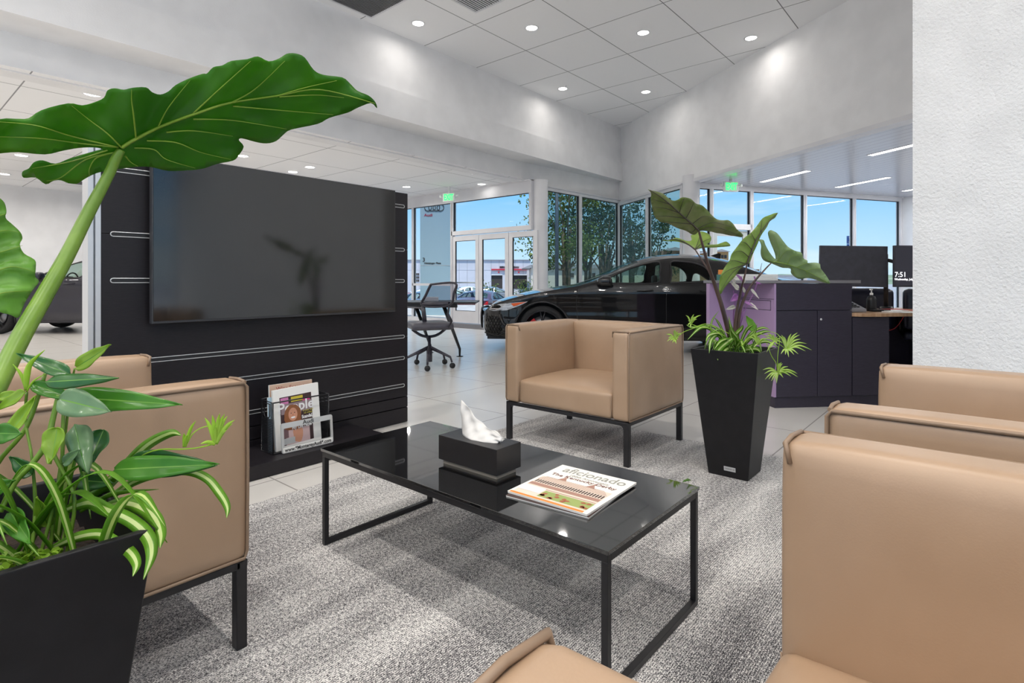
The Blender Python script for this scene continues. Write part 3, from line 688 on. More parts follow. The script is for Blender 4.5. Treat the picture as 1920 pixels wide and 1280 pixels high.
ft, FM = standing('magazine in white sleeve with a smiling woman on its cover, front of the rack', 'magazine', 1.466, 1.735, 2.925, .41, (.035,.06), .016, paper)
def fq(x0,y0,x1,y1,mt_,z,name='cover_picture'):
    m = MB(); m.box((x0,y0,z),(x1,y1,z+.0002),FM); m.build(name, mt_, ft, world=True)
def fe(cx_,cy_,rx,ry,mt_,z,n_=22,wob=0,name='cover_picture'):
    m = MB(); rr = random.Random(int(cx_*1e4)); m.add([(cx_+rx*math.cos(2*PI*i/n_)*(1+wob*rr.uniform(-1,1)),cy_+ry*math.sin(2*PI*i/n_)*(1+wob*rr.uniform(-1,1)),z) for i in range(n_)], [tuple(range(n_))], FM); m.build(name, mt_, ft, world=True)
skin = mat('print_skin', (206,148,120), .5); hair = mat('print_hair', (142,88,52), .5); wht = mat('print_white', (235,235,235), .5)
fq(.035,.02,.222,.285,mat('print_plum', (62,40,42), .5),.001)
fq(.04,.19,.22,.245,mat('print_mauve', (150,130,134), .5),.0013); fq(.04,.245,.085,.28,mat('print_pink', (196,120,170), .5),.0013); fq(.1,.25,.17,.278,mat('print_yellow', (196,180,60), .5),.0013)
fe(.19,.245,.024,.014,mat('print_magenta', (190,50,130), .5),.0014)
text('lettering', 'People', .078, FM @ Matrix.Translation((.128,.222,.0016)), wht, ft, ext=.0001, bold=.0015)
fe(.105,.175,.05,.062,hair,.002,26,.06); fe(.108,.125,.062,.03,hair,.0021,20,.1); fe(.106,.182,.026,.036,skin,.0024); fe(.106,.165,.013,.005,wht,.0027)
for s_ in (-1,1): fe(.106+s_*.01,.19,.0042,.0022,darkp,.0027,10)
fe(.106,.178,.003,.006,mat('print_skin_dark', (184,120,94), .5),.0027,10); fq(.06,.02,.2,.1,mat('print_rose', (206,178,178), .5),.0014); fe(.13,.07,.03,.05,skin,.0017,18,.1)
fq(.04,.06,.075,.12,mat('print_photo', (120,92,96), .5),.0018); fq(.04,.025,.11,.058,mat('print_ash', (188,190,190), .5),.0019)
text('lettering', 'Scandal,', .026, FM @ Matrix.Translation((.19,.155,.0022)), wht, ft, ext=.0001, bold=.001, sx=.8)
text('lettering', 'My Life Now', .03, FM @ Matrix.Translation((.155,.108,.003)), wht, ft, ext=.0001, bold=.0008, sx=.75)
text('lettering', 'A year and\n16 million', .014, FM @ Matrix.Translation((.197,.182,.0022)), mat('print_olive', (200,195,70), .5), ft, ext=.0001)
tt, _ = standing('thin pale blue brochure at the left end of the rack', 'brochure', 1.437, 1.462, 2.955, .372, (0,.04), .004, mat('print_blue', (170,196,212), .5)); tt['category'] = 'brochure'
t = thing('licence_plate_frame', 'silver licence plate frame leaning against the magazine rack', 'licence plate frame', (1.62,2.87,.0755))
M = frame((1.469,2.872,.0775), (1,-.03,0), (0,.09,1)); silver = mat('brushed_silver', (198,199,198), .35, .5)
def ring(x0,y0,x1,y1,r,n_=5):
    o = []
    for cx_, cy_, a0 in ((x1-r,y0+r,-PI/2),(x1-r,y1-r,0),(x0+r,y1-r,PI/2),(x0+r,y0+r,PI)):
        o += [(cx_+r*math.cos(a0+PI/2*k/n_), cy_+r*math.sin(a0+PI/2*k/n_)) for k in range(n_+1)]
    return o
o_ = ring(0,0,.303,.160,.012); i_ = ring(.014,.034,.289,.132,.004); n_ = len(o_); m = MB()
V = [(x,y,.004) for x,y in o_]+[(x,y,.006) for x,y in i_]+[(x,y,-.002) for x,y in o_]+[(x,y,-.002) for x,y in i_]
m.add(V, [(i,(i+1)%n_,n_+(i+1)%n_,n_+i) for i in range(n_)]+[(2*n_+i,i+3*n_,(i+1)%n_+3*n_,2*n_+(i+1)%n_) for i in range(n_)]+[(2*n_+i,2*n_+(i+1)%n_,(i+1)%n_,i) for i in range(n_)]+[(n_+i,n_+(i+1)%n_,3*n_+(i+1)%n_,3*n_+i) for i in range(n_)], M)
m.build('plate_surround', silver, t, world=True, fix=True)
m = MB(); m.add([(.006,.004,.0056),(.297,.004,.0056),(.297,.031,.0066),(.006,.031,.0066)], [(0,1,2,3)], M); m.build('lower_band', paper, t, world=True)
text('lettering', 'www.*MontereyAudi*.com', .0265, M @ Matrix.Translation((.1515,.0165,.0072)), ink, t, ext=.0002, bold=.0006, sx=.93)
text('lettering', 'Audi', .03, M @ Matrix.Translation((.155,.146,.0062)), ink, t, ext=.0002, bold=.0004, sx=1.15)
# ================================================================== PLANTERS
potm = mottle(mat('black_planter', (21,20,22), .48, spec=.3), (19,18,20), (24,23,25), 20, 3)
soilm = mottle(mat('potting_soil', (44,34,26), .95), (30,23,18), (66,50,38), 60, 4, .6, 120)
def planter(label, c, hb, ht, H, badge=False):
    t = thing('planter', label, 'planter', (c[0],c[1],.006))
    m = MB(); hi = ht-.012; k = .14*0
    V = []; cc = (0,0)
    for h, z in ((hb,0),(ht,H),(hi,H),(hi-.03*(ht-hb)/.1-.004,H-.13)):
        V += [(i*h,j*h,z) for i, j in ((-1,-1),(1,-1),(1,1),(-1,1))]
    Fc = [(3,2,1,0)] + [(4*a+i,4*a+(i+1)%4,4*a+4+(i+1)%4,4*a+4+i) for a in range(3) for i in range(4)] + [(12,13,14,15)]
    m.add(V, Fc); m.build('pot', potm, t, bevel=.003)
    m = MB(); h = hi-.012; N = 14; rr = random.Random(2)
    m.smooth = True; m.add([(-h+2*h*i/N,-h+2*h*j/N,H-.075+.012*rr.random()) for i in range(N+1) for j in range(N+1)], [(i*(N+1)+j,(i+1)*(N+1)+j,(i+1)*(N+1)+j+1,i*(N+1)+j+1) for i in range(N) for j in range(N)])
    m.build('soil', soilm, t)
    if badge:
        z = .035; x = -(hb+(ht-hb)*z/H)-.0006; M = frame((x-.002,-.012,z+.01), (0,-1,0), (-(ht-hb)/H,0,1))
        q = MB(); q.box((-.029,-.011,0),(.029,.011,.0015),M); b_ = q.build('maker_plate', alu, t)
        text('lettering', 'DESIGN 8', .011, M @ Matrix.Translation((0,0,.0017)), ink, b_, ext=.0001, local=True)
    return t
planter('tapered black square planter standing on the carpet beside the far armchair', (2.97,1.005), .1, .168, .648, True)
planter('large black planter nearest the camera at the lower left corner', (.092,1.07), .105, .18, .648)
# ================================================================== LEAF BUILDERS
def traced_leaf(name, outline, plane, mid, veins, mats, parent, amp=.012, vr=.0016, res=14, pleat=26, wave=.006, both=True, smooth_n=3):
    """outline/mid/veins in sight-line pixels on the leaf's own tilted surface; plane(px,py) -> depth"""
    ol = spline(outline+[outline[0]], smooth_n)[:-1]
    xs = [p[0] for p in ol]; ys = [p[1] for p in ol]
    def inside(x, y):
        c = False; j = len(ol)-1
        for i in range(len(ol)):
            if (ol[i][1] > y) != (ol[j][1] > y) and x < (ol[j][0]-ol[i][0])*(y-ol[i][1])/(ol[j][1]-ol[i][1])+ol[i][0]: c = not c
            j = i
        return c
    pts = [Vector(p) for p in ol]; n0 = len(pts)
    segs = []
    for ln in [mid]+veins:
        s_ = spline(ln, 5)
        segs += [(Vector(s_[i]), Vector(s_[i+1])) for i in range(len(s_)-1)]
    def vd(p):
        b = 1e9
        for a, c in segs:
            ab = c-a; t_ = max(0, min(1, (p-a).dot(ab)/max(ab.length_squared, 1e-9))); b = min(b, (p-a-ab*t_).length)
        return b
    y = min(ys)+res/2; k = 0
    while y < max(ys):
        x = min(xs)+res/2*(k % 2)
        while x < max(xs):
            if inside(x, y) and min((Vector((x,y))-q).length for q in pts[:n0:2]) > res*.45: pts.append(Vector((x, y)))
            x += res
        y += res*.87; k += 1
    r = delaunay_2d_cdt(pts, [(i, (i+1) % n0) for i in range(n0)], [], 1, 1e-4)
    m = MB(); vs = []
    for p in r[0]:
        d = plane(p.x, p.y); q = min(vd(p), pleat)/pleat
        dd = amp*math.sin(q*PI/2)                      # blade quilted upwards between the raised veins of its underside
        dd += wave*math.sin(p.x*.045+p.y*.03)
        vs.append(D(p.x, p.y, d+dd))
    m.smooth = True; m.add(vs, [tuple(f) for f in r[2]])
    o = m.build(name, mats[0], parent, world=True, solid=.0012)
    v = MB()
    for i, ln in enumerate([mid]+veins):
        s_ = spline(ln, 6); N = len(s_)
        v.tube([D(p[0], p[1], plane(*p)+wave*math.sin(p[0]*.045+p[1]*.03)-.002) for p in s_], [(vr*2.2 if i == 0 else vr)*(1-.75*k/(N-1)) for k in range(N)], 6)
    v.build('vein', mats[1], o, world=True)
    return o
def strap(mb, pts, wd, fold=.25, up=Vector((0,0,1)), n=6):
    """arching strap leaf: points in room space, widths; mat 0 edges, mat 1 pale middle"""
    P = spline([tuple(p)+(q,) for p, q in zip(pts, wd)], n); k0 = len(mb.v); prev = None
    for i, q in enumerate(P):
        p = Vector(q[:3]); a = Vector(P[max(i-1,0)][:3]); b = Vector(P[min(i+1,len(P)-1)][:3]); t_ = (b-a).normalized()
        s_ = t_.cross(up)
        if s_.length < .15: s_ = prev or t_.cross(Vector((.6,.8,0)))
        s_.normalize()
        if prev and s_.dot(prev) < 0: s_ = -s_
        prev = s_; nn = s_.cross(t_).normalized()
        for u in (-1,-.3,.3,1): mb.v.append(p + s_*q[3]*.5*u + nn*(abs(u)**1.3)*fold*q[3]*.5)
    for i in range(len(P)-1):
        for j in range(3):
            mb.f.append([k0+i*4+j,k0+i*4+j+1,k0+i*4+j+5,k0+i*4+j+4]); mb.m.append(1 if j == 1 else 0); mb.sm.append(True)
def blade(name, pts, wd, mats, parent, fold=.25, up=Vector((0,0,1)), th=.0008):
    m = MB(); strap(m, pts, wd, fold, up); return m.build(name, mats, parent, world=True, solid=th)
def oval_leaf(name, base, tip, wd, nrm, mats, parent, sag=.0, shape=((0,.15),(.08,.75),(.25,1),(.5,.86),(.75,.5),(.92,.18),(1,.0)), curl=.12, n=5):
    base, tip = Vector(base), Vector(tip); ax = tip-base; L = ax.length; s_ = ax.cross(nrm).normalized(); nn = s_.cross(ax).normalized()
    m = MB(); P = spline(shape, n); k0 = 0; us = (-1,-.66,-.33,-.05,.05,.33,.66,1)
    for i, (t_, q) in enumerate(P):
        c = base+ax*t_+nn*(-sag*L*t_*t_)
        for u in us: m.v.append(c + s_*u*max(q,.004)*wd*.5 + nn*(curl*wd*abs(u)**1.5 + .04*wd*math.sin(t_*14)*abs(u)))
    for i in range(len(P)-1):
        for j in range(7):
            m.f.append([i*8+j,i*8+j+1,i*8+j+9,i*8+j+8]); m.m.append(1 if j == 3 else 0); m.sm.append(True)
    return m.build(name, mats, parent, world=True, solid=.001)
lf_big = leaf_mat('elephant_leaf_green', (54,120,16), (80,148,26), .55, .35, 6)
lf_vein = leaf_mat('elephant_vein_green', (132,168,52), (150,180,66), .3, .4, 9)
lf_pale = leaf_mat('elephant_leaf_bright', (112,168,66), (136,190,84), .4, .35, 9)
stalk = leaf_mat('stalk_green', (92,130,36), (122,156,56), .1, .35, 14)
lf_dark = leaf_mat('purple_backed_leaf', (112,132,62), (140,144,102), .42, .4, 14)
lf_dark2 = leaf_mat('grey_green_leaf', (132,160,104), (150,172,124), .35, .35, 14)
lf_lime = leaf_mat('lime_backed_leaf', (130,160,70), (150,175,90), .45, .35, 14)
vein_dk = mat('dark_vein', (60,52,44), .5); stalk_dk = mottle(mat('dark_stalk', (66,48,44), .4), (52,38,36), (92,70,58), 18, 3, stretch=(1,1,.2))
sp_g = leaf_mat('strap_green', (96,150,34), (118,172,48), .4, .35, 14); sp_c = leaf_mat('strap_cream', (206,222,140), (222,234,170), .4, .35, 14)
sp_l = leaf_mat('plantlet_lime', (168,208,60), (190,224,90), .45, .4, 14); po_g = leaf_mat('pothos_green', (62,122,34), (86,148,48), .35, .25, 11)
po_v = leaf_mat('pothos_vein', (120,170,70), (136,182,84), .35, .3, 11); po_t = leaf_mat('pothos_grey_green', (112,146,104), (132,162,120), .35, .2, 14)
po_b = leaf_mat('pothos_yellow_green', (138,176,48), (158,194,70), .45, .3, 11); po_d = leaf_mat('pothos_dark', (44,94,42), (66,118,56), .3, .22, 11)
# ================================================================== LEFT: ELEPHANT EAR
t = thing('elephant_ear_plant', 'tall elephant ear plant with one huge green leaf, rooted in the nearest planter', 'plant', (.092,1.07,.58))
plane = lambda x, y: 1.12 + (x-228)*.00042 + (y-280)*.00085
q = lambda L: [(x/2.977, y/2.977) for x, y in L]
out = q([(0,855),(-150,845),(-260,795),(-170,715),(0,665),(90,662),(160,660),(230,615),(380,577),(460,588),(530,570),(580,545),(600,505),(640,493),(690,500),(740,490),(815,488),(850,515),(895,528),(940,510),(980,475),(1050,440),(1130,412),(1155,410),(1190,375),(1240,365),(1290,340),(1380,330),(1440,315),(1500,342),(1560,325),(1600,300),(1650,298),(1700,320)])
out += [(588.5,131),(606,140),(641.7,145),(656,156),(670,170),(691,179),(703.6,191),(706.5,202.6),(695,193),(670,202),(652,211),(617,221),(595.6,232),(546,242.6),(532,251.5),(517.7,264),(500,268.5),(480,266),(453.5,259),(448,263),(457,275),(447,292),(437,301),(406.5,307),(379.6,316),(350,319),(315.8,320),(289,314),(265,312),(218,317),(181,324),(158,336),(144,344),(128,342.6),(114,337.6),(101,338.6),(85.7,345),(67,332.5),(44,332.6),(42,322),(54,316),(64,304),(80.6,300.6),(104,307),(134,295.6),(181,282),(192,279),(176,276),(148,277),(118,282),(84,289),(34,285)]
mid = [(228,277),(252,262),(302,237),(370,212),(430,193),(517,180),(600,168),(703,194)]
vs_ = [q(L) for L in ([(680,825),(600,745),(500,670),(400,590)],[(660,822),(450,800),(200,770),(-150,760)],[(660,822),(400,760),(200,700),(0,680)],[(760,780),(745,640),(735,560),(735,500)],[(880,715),(940,600),(1060,450)],[(1080,632),(1200,520),(1400,340)],[(1280,578),(1420,500),(1590,340)],[(1540,538),(1700,490),(1880,450)],
  [(1300,592),(1500,610),(1860,640)],[(1560,540),(1760,530),(1920,545)],[(1080,665),(1300,672),(1600,720)],[(930,738),(1080,730),(1300,760)],[(820,785),(980,795),(1120,850),(1290,890)],[(750,825),(860,835),(930,890),(1090,938)],[(700,870),(730,905),(770,928)],[(640,850),(480,890),(340,990),(260,1010)],[(640,850),(540,880),(500,940),(500,985)],[(600,838),(400,900),(180,940)])]
traced_leaf('leaf', out, plane, mid, vs_, (lf_big, lf_vein), t, amp=.013, vr=.0017, res=13, pleat=30, wave=.008)
out = [(0,372),(8,380),(12,395),(10,408),(22,420),(38,435),(42,447),(37,458),(45,475),(65,487),(67,500),(66,518),(73,528),(60,545),(45,570),(35,595),(20,590),(0,585),(-60,565),(-95,480),(-60,400),(-25,372)]
pl2 = lambda x, y: .98 + (x)*.0006 - (y-480)*.0002
traced_leaf('leaf', out, pl2, [(-40,590),(-30,520),(-25,440),(-10,376)], [[(-32,520),(20,500),(66,510)],[(-32,560),(10,548),(60,545)],[(-28,480),(10,470),(42,460)],[(-25,440),(10,432),(38,436)],[(-20,410),(0,404),(12,400)]], (lf_pale, lf_vein), t, amp=.012, vr=.0012, res=9, pleat=14, wave=.004)
st_ = [(227,281,7,1.117),(216,300,8.5,1.113),(205,325,9,1.11),(165,400,11,1.08),(125,480,12.5,1.04),(80,560,14.5,.99),(40,630,16,.94),(5,700,17,.89),(-35,790,18,.84),(-60,900,19,.80),(-64,1075,20,.77)]
m = MB(); m.tube([D(a,b,c) for a,b,_,c in spline(st_,4)], [r_*c/F for a,b,r_,c in spline(st_,4)], 14); m.build('stalk', stalk, t, world=True)
m = MB(); m.tube([D(a,b,c) for a,b,c in spline([(-40,592,.985),(-62,680,.93),(-85,850,.85),(-78,1075,.79)],5)], .009, 10); m.build('stalk', stalk, t, world=True)
# ---- spider plant (left planter)
t = thing('spider_plant', 'striped spider plant arching out of the nearest planter in front of the left armchair', 'plant', (.15,1.05,.58))
def arc(L, w0, d0, d1, mats, parent=None, fold=.3, taper=None):
    N = len(L); P = [D(x, y, d0+(d1-d0)*i/(N-1)) for i, (x, y) in enumerate(L)]
    dm = (d0+d1)/2; wd = [w0*dm/F*(taper[i] if taper else (.55,1)[i > 0]*(1 if i < N-2 else (.75,.06)[i == N-1])) for i in range(N)]
    tdir = (P[-1]-P[0]).normalized(); vw = (P[N//2]-Vector((0,0,EYE))).normalized()
    return blade('leaf', P, wd, mats, parent or t, fold, up=vw)
GC = (sp_g, sp_c); LC = (sp_l, sp_l)
arc([(112,960),(164,942),(197,954),(246,976),(277,1006),(284,1040),(269,1086)], 23, .84, .735, GC)
arc([(190,952),(230,943),(262,950),(289,970),(301,1001),(300,1027)], 24, .88, .76, GC)
arc([(98,1027),(141,1008),(184,1001),(213,1014),(243,1034),(256,1057),(249,1080)], 19, .82, .725, GC)
arc([(190,945),(246,906),(295,889),(348,883),(387,896),(413,926),(426,950),(425,971)], 15, .9, .84, GC)
arc([(180,940),(234,876),(276,834),(319,812),(340,816)], 19, .92, .88, GC)
arc([(120,960),(180,925),(235,880),(262,850)], 16, .92, .9, (sp_g, sp_g))
arc([(150,960),(200,930),(235,922),(298,917)], 9, .9, .86, (sp_g, sp_g))
arc([(49,732),(50,705),(58,680),(84,656)], 10, .85, .84, LC); arc([(49,730),(40,703),(24,682)], 7, .85, .84, LC); arc([(50,735),(62,715),(86,700)], 4, .85, .84, LC)
rr = random.Random(11)
for i in range(26):
    a = rr.uniform(-1.9,1.9); L_ = rr.uniform(.10,.24); b0 = Vector((.1+rr.uniform(-.1,.11),1.04+rr.uniform(-.12,.1),.585)); u_ = W(math.sin(a),-math.cos(a)*.5,0).normalized()
    hgt = rr.uniform(.06,.2); w_ = rr.uniform(.012,.021)
    blade('leaf', [b0, b0+u_*L_*.3+Vector((0,0,hgt*.7)), b0+u_*L_*.65+Vector((0,0,hgt)), b0+u_*L_+Vector((0,0,hgt*rr.uniform(.3,.8)))], [w_*.6,w_,w_*.8,.001], GC if i % 3 else (sp_g,sp_g), t)
m = MB(); m.tube([D(x,y,d) for x,y,d in spline([(170,920,.9),(228,876,.89),(287,845,.87),(340,842,.86),(372,839,.86),(404,831,.85)],5)], .0011, 6); m.tube([D(x,y,.86) for x,y in spline([(348,838),(360,815),(375,803),(392,798)],5)], .0009, 6); m.build('runner', sp_l, t, world=True)
def tuft(c, d, tips, wd, parent, mats=LC):
    for (x, y) in tips:
        P0 = D(*c, d); P2 = D(x, y, d-.004*((x*7+y) % 5)); mid_ = P0.lerp(P2, .55) + Vector((0,0,.12*(P2-P0).length)); blade('plantlet_leaf', [P0, mid_, P2], [wd*d/F, wd*d/F*.9, .0004], mats, parent, .3, up=(P0-Vector((0,0,EYE))).normalized())
tuft((404,832), .85, [(384,783),(398,778),(412,775),(421,776),(426,780),(440,787),(436,794),(425,806),(376,832),(404,800)], 7, t)
tuft((346,838), .86, [(367,789),(345,812),(352,815)], 6, t)
# ---- pothos (left planter)
t = thing('pothos_plant', 'leafy pothos with broad green leaves in front of the big stalk in the nearest planter', 'plant', (.1,1.1,.58))
vd = (W(0,1,0)).normalized()
def pot(b, tp, w_, d0, d1, mats, nrm=(0,-.5,.85), sag=.0, curl=.12, **k):
    P0, P1 = D(b[0],b[1],d0), D(tp[0],tp[1],d1); nv = (W(nrm[0], nrm[1], 0)+Vector((0,0,nrm[2]))).normalized()
    return oval_leaf('leaf', P0, P1, w_*(d0+d1)/2/F, nv, mats, t, sag, curl=curl, **k)
pot((128,745),(338,757),46,.86,.83,(po_g,po_v),(0,-.9,.5),sag=.03,curl=.05)
pot((85,716),(222,708),30,.84,.80,(po_d,po_v),(0,-.9,.45),curl=-.1)
pot((132,702),(33,664),28,.85,.87,(po_d,po_g),(0,-.8,.6))
pot((144,688),(214,646),30,.87,.85,(po_b,po_g),(0,-1,.3),sag=-.05)
pot((112,748),(210,772),52,.82,.80,(po_t,po_v),(0,-1,.35),curl=.06)
pot((140,795),(156,880),44,.84,.80,(po_t,po_g),(.4,-1,.3),sag=.15,curl=-.2)
pot((195,806),(160,884),52,.87,.84,(po_d,po_v),(-.2,-1,.2),curl=.1)
pot((108,802),(96,870),40,.82,.80,(po_b,po_v),(.1,-1,.2),curl=.2)
pot((-5,812),(43,813),38,.76,.76,(po_g,po_v),(0,-1,.3))
pot((20,810),(70,742),24,.82,.84,(po_b,po_v),(.3,-1,.2),curl=.3)
pot((215,880),(412,870),46,.86,.83,(po_g,po_v),(0,-.9,.5),curl=.06)
pot((245,868),(408,872),52,.88,.86,(po_d,po_v),(0,-1,.1),curl=.05)
pot((120,868),(152,842),22,.82,.81,(po_t,po_v),(0,-1,.3)); pot((48,735),(-10,770),24,.84,.86,(po_b,po_v),(0,-1,.4)); pot((60,720),(150,752),26,.86,.86,(po_g,po_v),(0,-.9,.5))
pot((20,960),(60,1020),40,.78,.74,(po_g,po_v),(0,-1,.4)); pot((-20,930),(30,900),36,.8,.78,(po_g,po_v),(0,-1,.5)); pot((90,985),(70,930),30,.85,.83,(po_b,po_g),(.2,-1,.2))
pot((150,900),(215,905),36,.9,.88,(po_d,po_v),(0,-1,.3)); pot((60,890),(20,855),30,.84,.84,(po_d,po_v),(0,-1,.3)); pot((0,745),(40,735),18,.86,.86,(po_b,po_v),(0,-1,.3))
m = MB()
for L in ([(110,740,.86,5),(98,790,.85,6),(88,830,.84,7),(60,870,.83,6),(28,905,.82,6),(0,960,.8,6)],[(120,745,.87,3),(118,800,.86,4),(115,880,.85,4),(98,960,.84,4),(70,1060,.82,4)],[(50,735,.86,3),(48,790,.86,3),(60,860,.85,3),(66,960,.84,4),(55,1060,.82,4)],
          [(140,690,.87,2),(132,730,.87,3),(124,800,.87,3),(110,900,.86,4),(90,1060,.84,4)],[(88,830,.84,6),(110,870,.84,4),(140,940,.83,4),(120,1060,.82,4)],[(160,884,.85,3),(135,930,.85,3),(110,1060,.83,3)],[(85,700,.87,4),(50,800,.86,5),(-5,870,.85,5),(-40,960,.82,5)]):
    s_ = spline(L, 5); m.tube([D(a,b,c) for a,b,c,_ in s_], [r_*c/F*.8 for a,b,c,r_ in s_], 8)
m.build('stem', stalk, t, world=True)
t = thing('maidenhair_fern', 'tiny bright green fern fronds spilling over the rim of the nearest planter', 'plant', (.1,.98,.6))
m = MB(); rr = random.Random(5)
for k in range(190):
    x = rr.uniform(-20,112); y = 1078-x*.26-rr.uniform(-6,40)*(1-x/220); c = D(x, y, .735+rr.uniform(-.01,.05)+.0003*x); r_ = rr.uniform(.003,.0065); e1 = Vector((rr.gauss(0,1),rr.gauss(0,1),rr.gauss(0,.6))).normalized(); e2 = e1.cross(Vector((rr.gauss(0,1),rr.gauss(0,1),rr.gauss(0,1)))).normalized()
    m.add([c+e1*r_*math.cos(2*PI*i/6)+e2*r_*.8*math.sin(2*PI*i/6) for i in range(6)], [tuple(range(6))])
fo = m.build('frond', po_b, t, world=True, solid=.0004); fo['kind'] = 'stuff'
# ================================================================== CENTRE PLANTER PLANTS
t = thing('elephant_ear_plant', 'elephant ear plant with four ruffled dark-veined leaves on purple stalks, rooted in the far planter', 'plant', (2.97,1.005,.58))
sc = 3.369
q = lambda L: [(1200+x/sc, 340+y/sc) for x, y in L]
cd = 2.9
pA = lambda x, y: 2.78 + (x-1310)*.0006 + (y-430)*.0024
traced_leaf('leaf', q([(50,50),(75,58),(110,65),(150,80),(185,110),(215,122),(240,115),(270,100),(320,110),(355,140),(390,150),(420,175),(455,215),(490,240),(530,245),(560,245),(590,270),(610,300),(650,335),(640,352),(600,345),(560,340),(520,330),(480,325),(440,315),(380,312),(355,330),(330,335),(290,312),(230,292),(180,265),(130,255),(95,225),(80,180),(68,120),(70,75)]), pA,
  q([(372,312),(330,270),(250,200),(190,145),(120,90),(62,55)]), [q(L) for L in ([(330,270),(400,220),(470,235)],[(290,235),(320,180),(340,130)],[(250,200),(262,150),(280,105)],[(372,312),(480,290),(640,345)],[(360,300),(460,260),(590,290)],[(330,270),(220,260),(140,252)],[(290,235),(180,220),(95,220)],[(250,200),(160,170),(80,160)],[(190,145),(140,130),(75,110)],[(350,300),(330,320),(300,312)])], (lf_dark, vein_dk), t, amp=.02, vr=.0022, res=6, pleat=9, wave=.008)
pB = lambda x, y: 3.0 + (x-1310)*.0004 - (y-460)*.002
traced_leaf('leaf', q([(320,342),(345,330),(385,315),(430,330),(450,355),(442,385),(420,398),(480,398),(515,388),(545,380),(572,405),(540,412),(500,415),(460,418),(420,418),(372,425),(348,430),(310,405),(260,385),(210,378),(160,378),(145,368),(180,372),(230,355),(290,375),(325,372)]), pB,
  q([(348,430),(300,395),(230,366),(150,370)]), [q(L) for L in ([(348,430),(430,408),(565,403)],[(348,430),(370,370),(380,325)],[(348,430),(400,380),(445,360)],[(320,405),(280,380),(262,372)])], (lf_lime, vein_dk), t, amp=.015, vr=.002, res=5, pleat=9, wave=.005)
pC = lambda x, y: 2.82 + (x-1400)*.0016 + (y-480)*.0006
traced_leaf('leaf', q([(872,198),(862,215),(850,232),(820,252),(800,290),(765,340),(740,400),(712,460),(690,515),(655,535),(625,560),(600,600),(560,640),(528,680),(510,712),(499,680),(505,610),(530,550),(565,500),(578,460),(615,410),(655,360),(700,325),(735,285),(775,232),(820,212),(852,200)]), pC,
  q([(675,522),(705,440),(740,360),(800,270),(868,200)]), [q(L) for L in ([(675,522),(600,500),(560,505)],[(690,480),(640,440),(590,450)],[(705,430),(670,390),(640,380)],[(730,380),(710,340),(700,325)],[(675,522),(590,570),(510,690)],[(675,522),(560,560),(510,600)],[(700,460),(715,450),(712,455)],[(760,330),(765,290),(770,245)])], (lf_lime, vein_dk), t, amp=.015, vr=.002, res=6, pleat=9, wave=.006)
pD = lambda x, y: 2.86 - (x-1480)*.0014 + (y-480)*.0012
traced_leaf('leaf', q([(825,515),(780,497),(762,455),(765,400),(750,368),(780,370),(792,400),(820,450),(855,490),(850,450),(820,375),(808,325),(822,308),(840,312),(870,330),(900,370),(935,412),(980,438),(1020,450),(1032,485),(1058,500),(1060,515),(1100,512),(1135,520),(1142,550),(1165,580),(1185,608),(1200,645),(1150,635),(1110,620),(1060,610),(1000,615),(955,580),(950,550),(900,545),(860,530)]), pD,
  q([(840,508),(880,512),(950,530),(1050,565),(1195,642)]), [q(L) for L in ([(870,508),(880,430),(840,330)],[(870,508),(920,440),(960,435)],[(930,522),(960,470),(1020,470)],[(990,545),(1040,520),(1070,515)],[(1050,565),(1100,550),(1140,550)],[(840,508),(790,480),(762,390)],[(950,532),(970,560),(980,595)],[(1050,568),(1060,590),(1060,608)])], (lf_dark2, lf_lime), t, amp=.015, vr=.0018, res=6, pleat=9, wave=.006)
base_c = (2.97,1.005)
for L, mm in (([(372,312,2.82,3.2),(395,400,2.85,3.8),(440,560,2.88,5),(500,730,2.9,6),(560,950,2.92,7.5),(580,1040,2.94,8)],stalk_dk),([(348,430,2.98,1.8),(380,480,2.97,2.3),(440,580,2.95,2.8),(500,750,2.94,3.6),(575,950,2.94,4.5),(590,1040,2.94,5)],stalk_dk),
              ([(675,520,2.85,1.8),(665,580,2.86,2.5),(635,700,2.9,3.6),(610,830,2.92,4.5),(598,950,2.93,5.5),(600,1040,2.94,6)],stalk_dk),([(828,516,2.87,1.8),(790,555,2.88,2.4),(700,660,2.9,3.6),(650,760,2.92,4.4),(625,860,2.93,5),(612,1040,2.94,6)],stalk_dk),
              ([(770,515,2.9,.5),(763,545,2.9,.8),(757,580,2.9,1),(700,660,2.91,1.2)],stalk_dk)):
    s_ = spline(L, 5); m = MB(); m.tube([D(1200+a/sc,340+b/sc,c) for a,b,c,_ in s_], [r_*.62*c/F for a,b,c,r_ in s_], 10); m.build('stalk', mm, t, world=True)
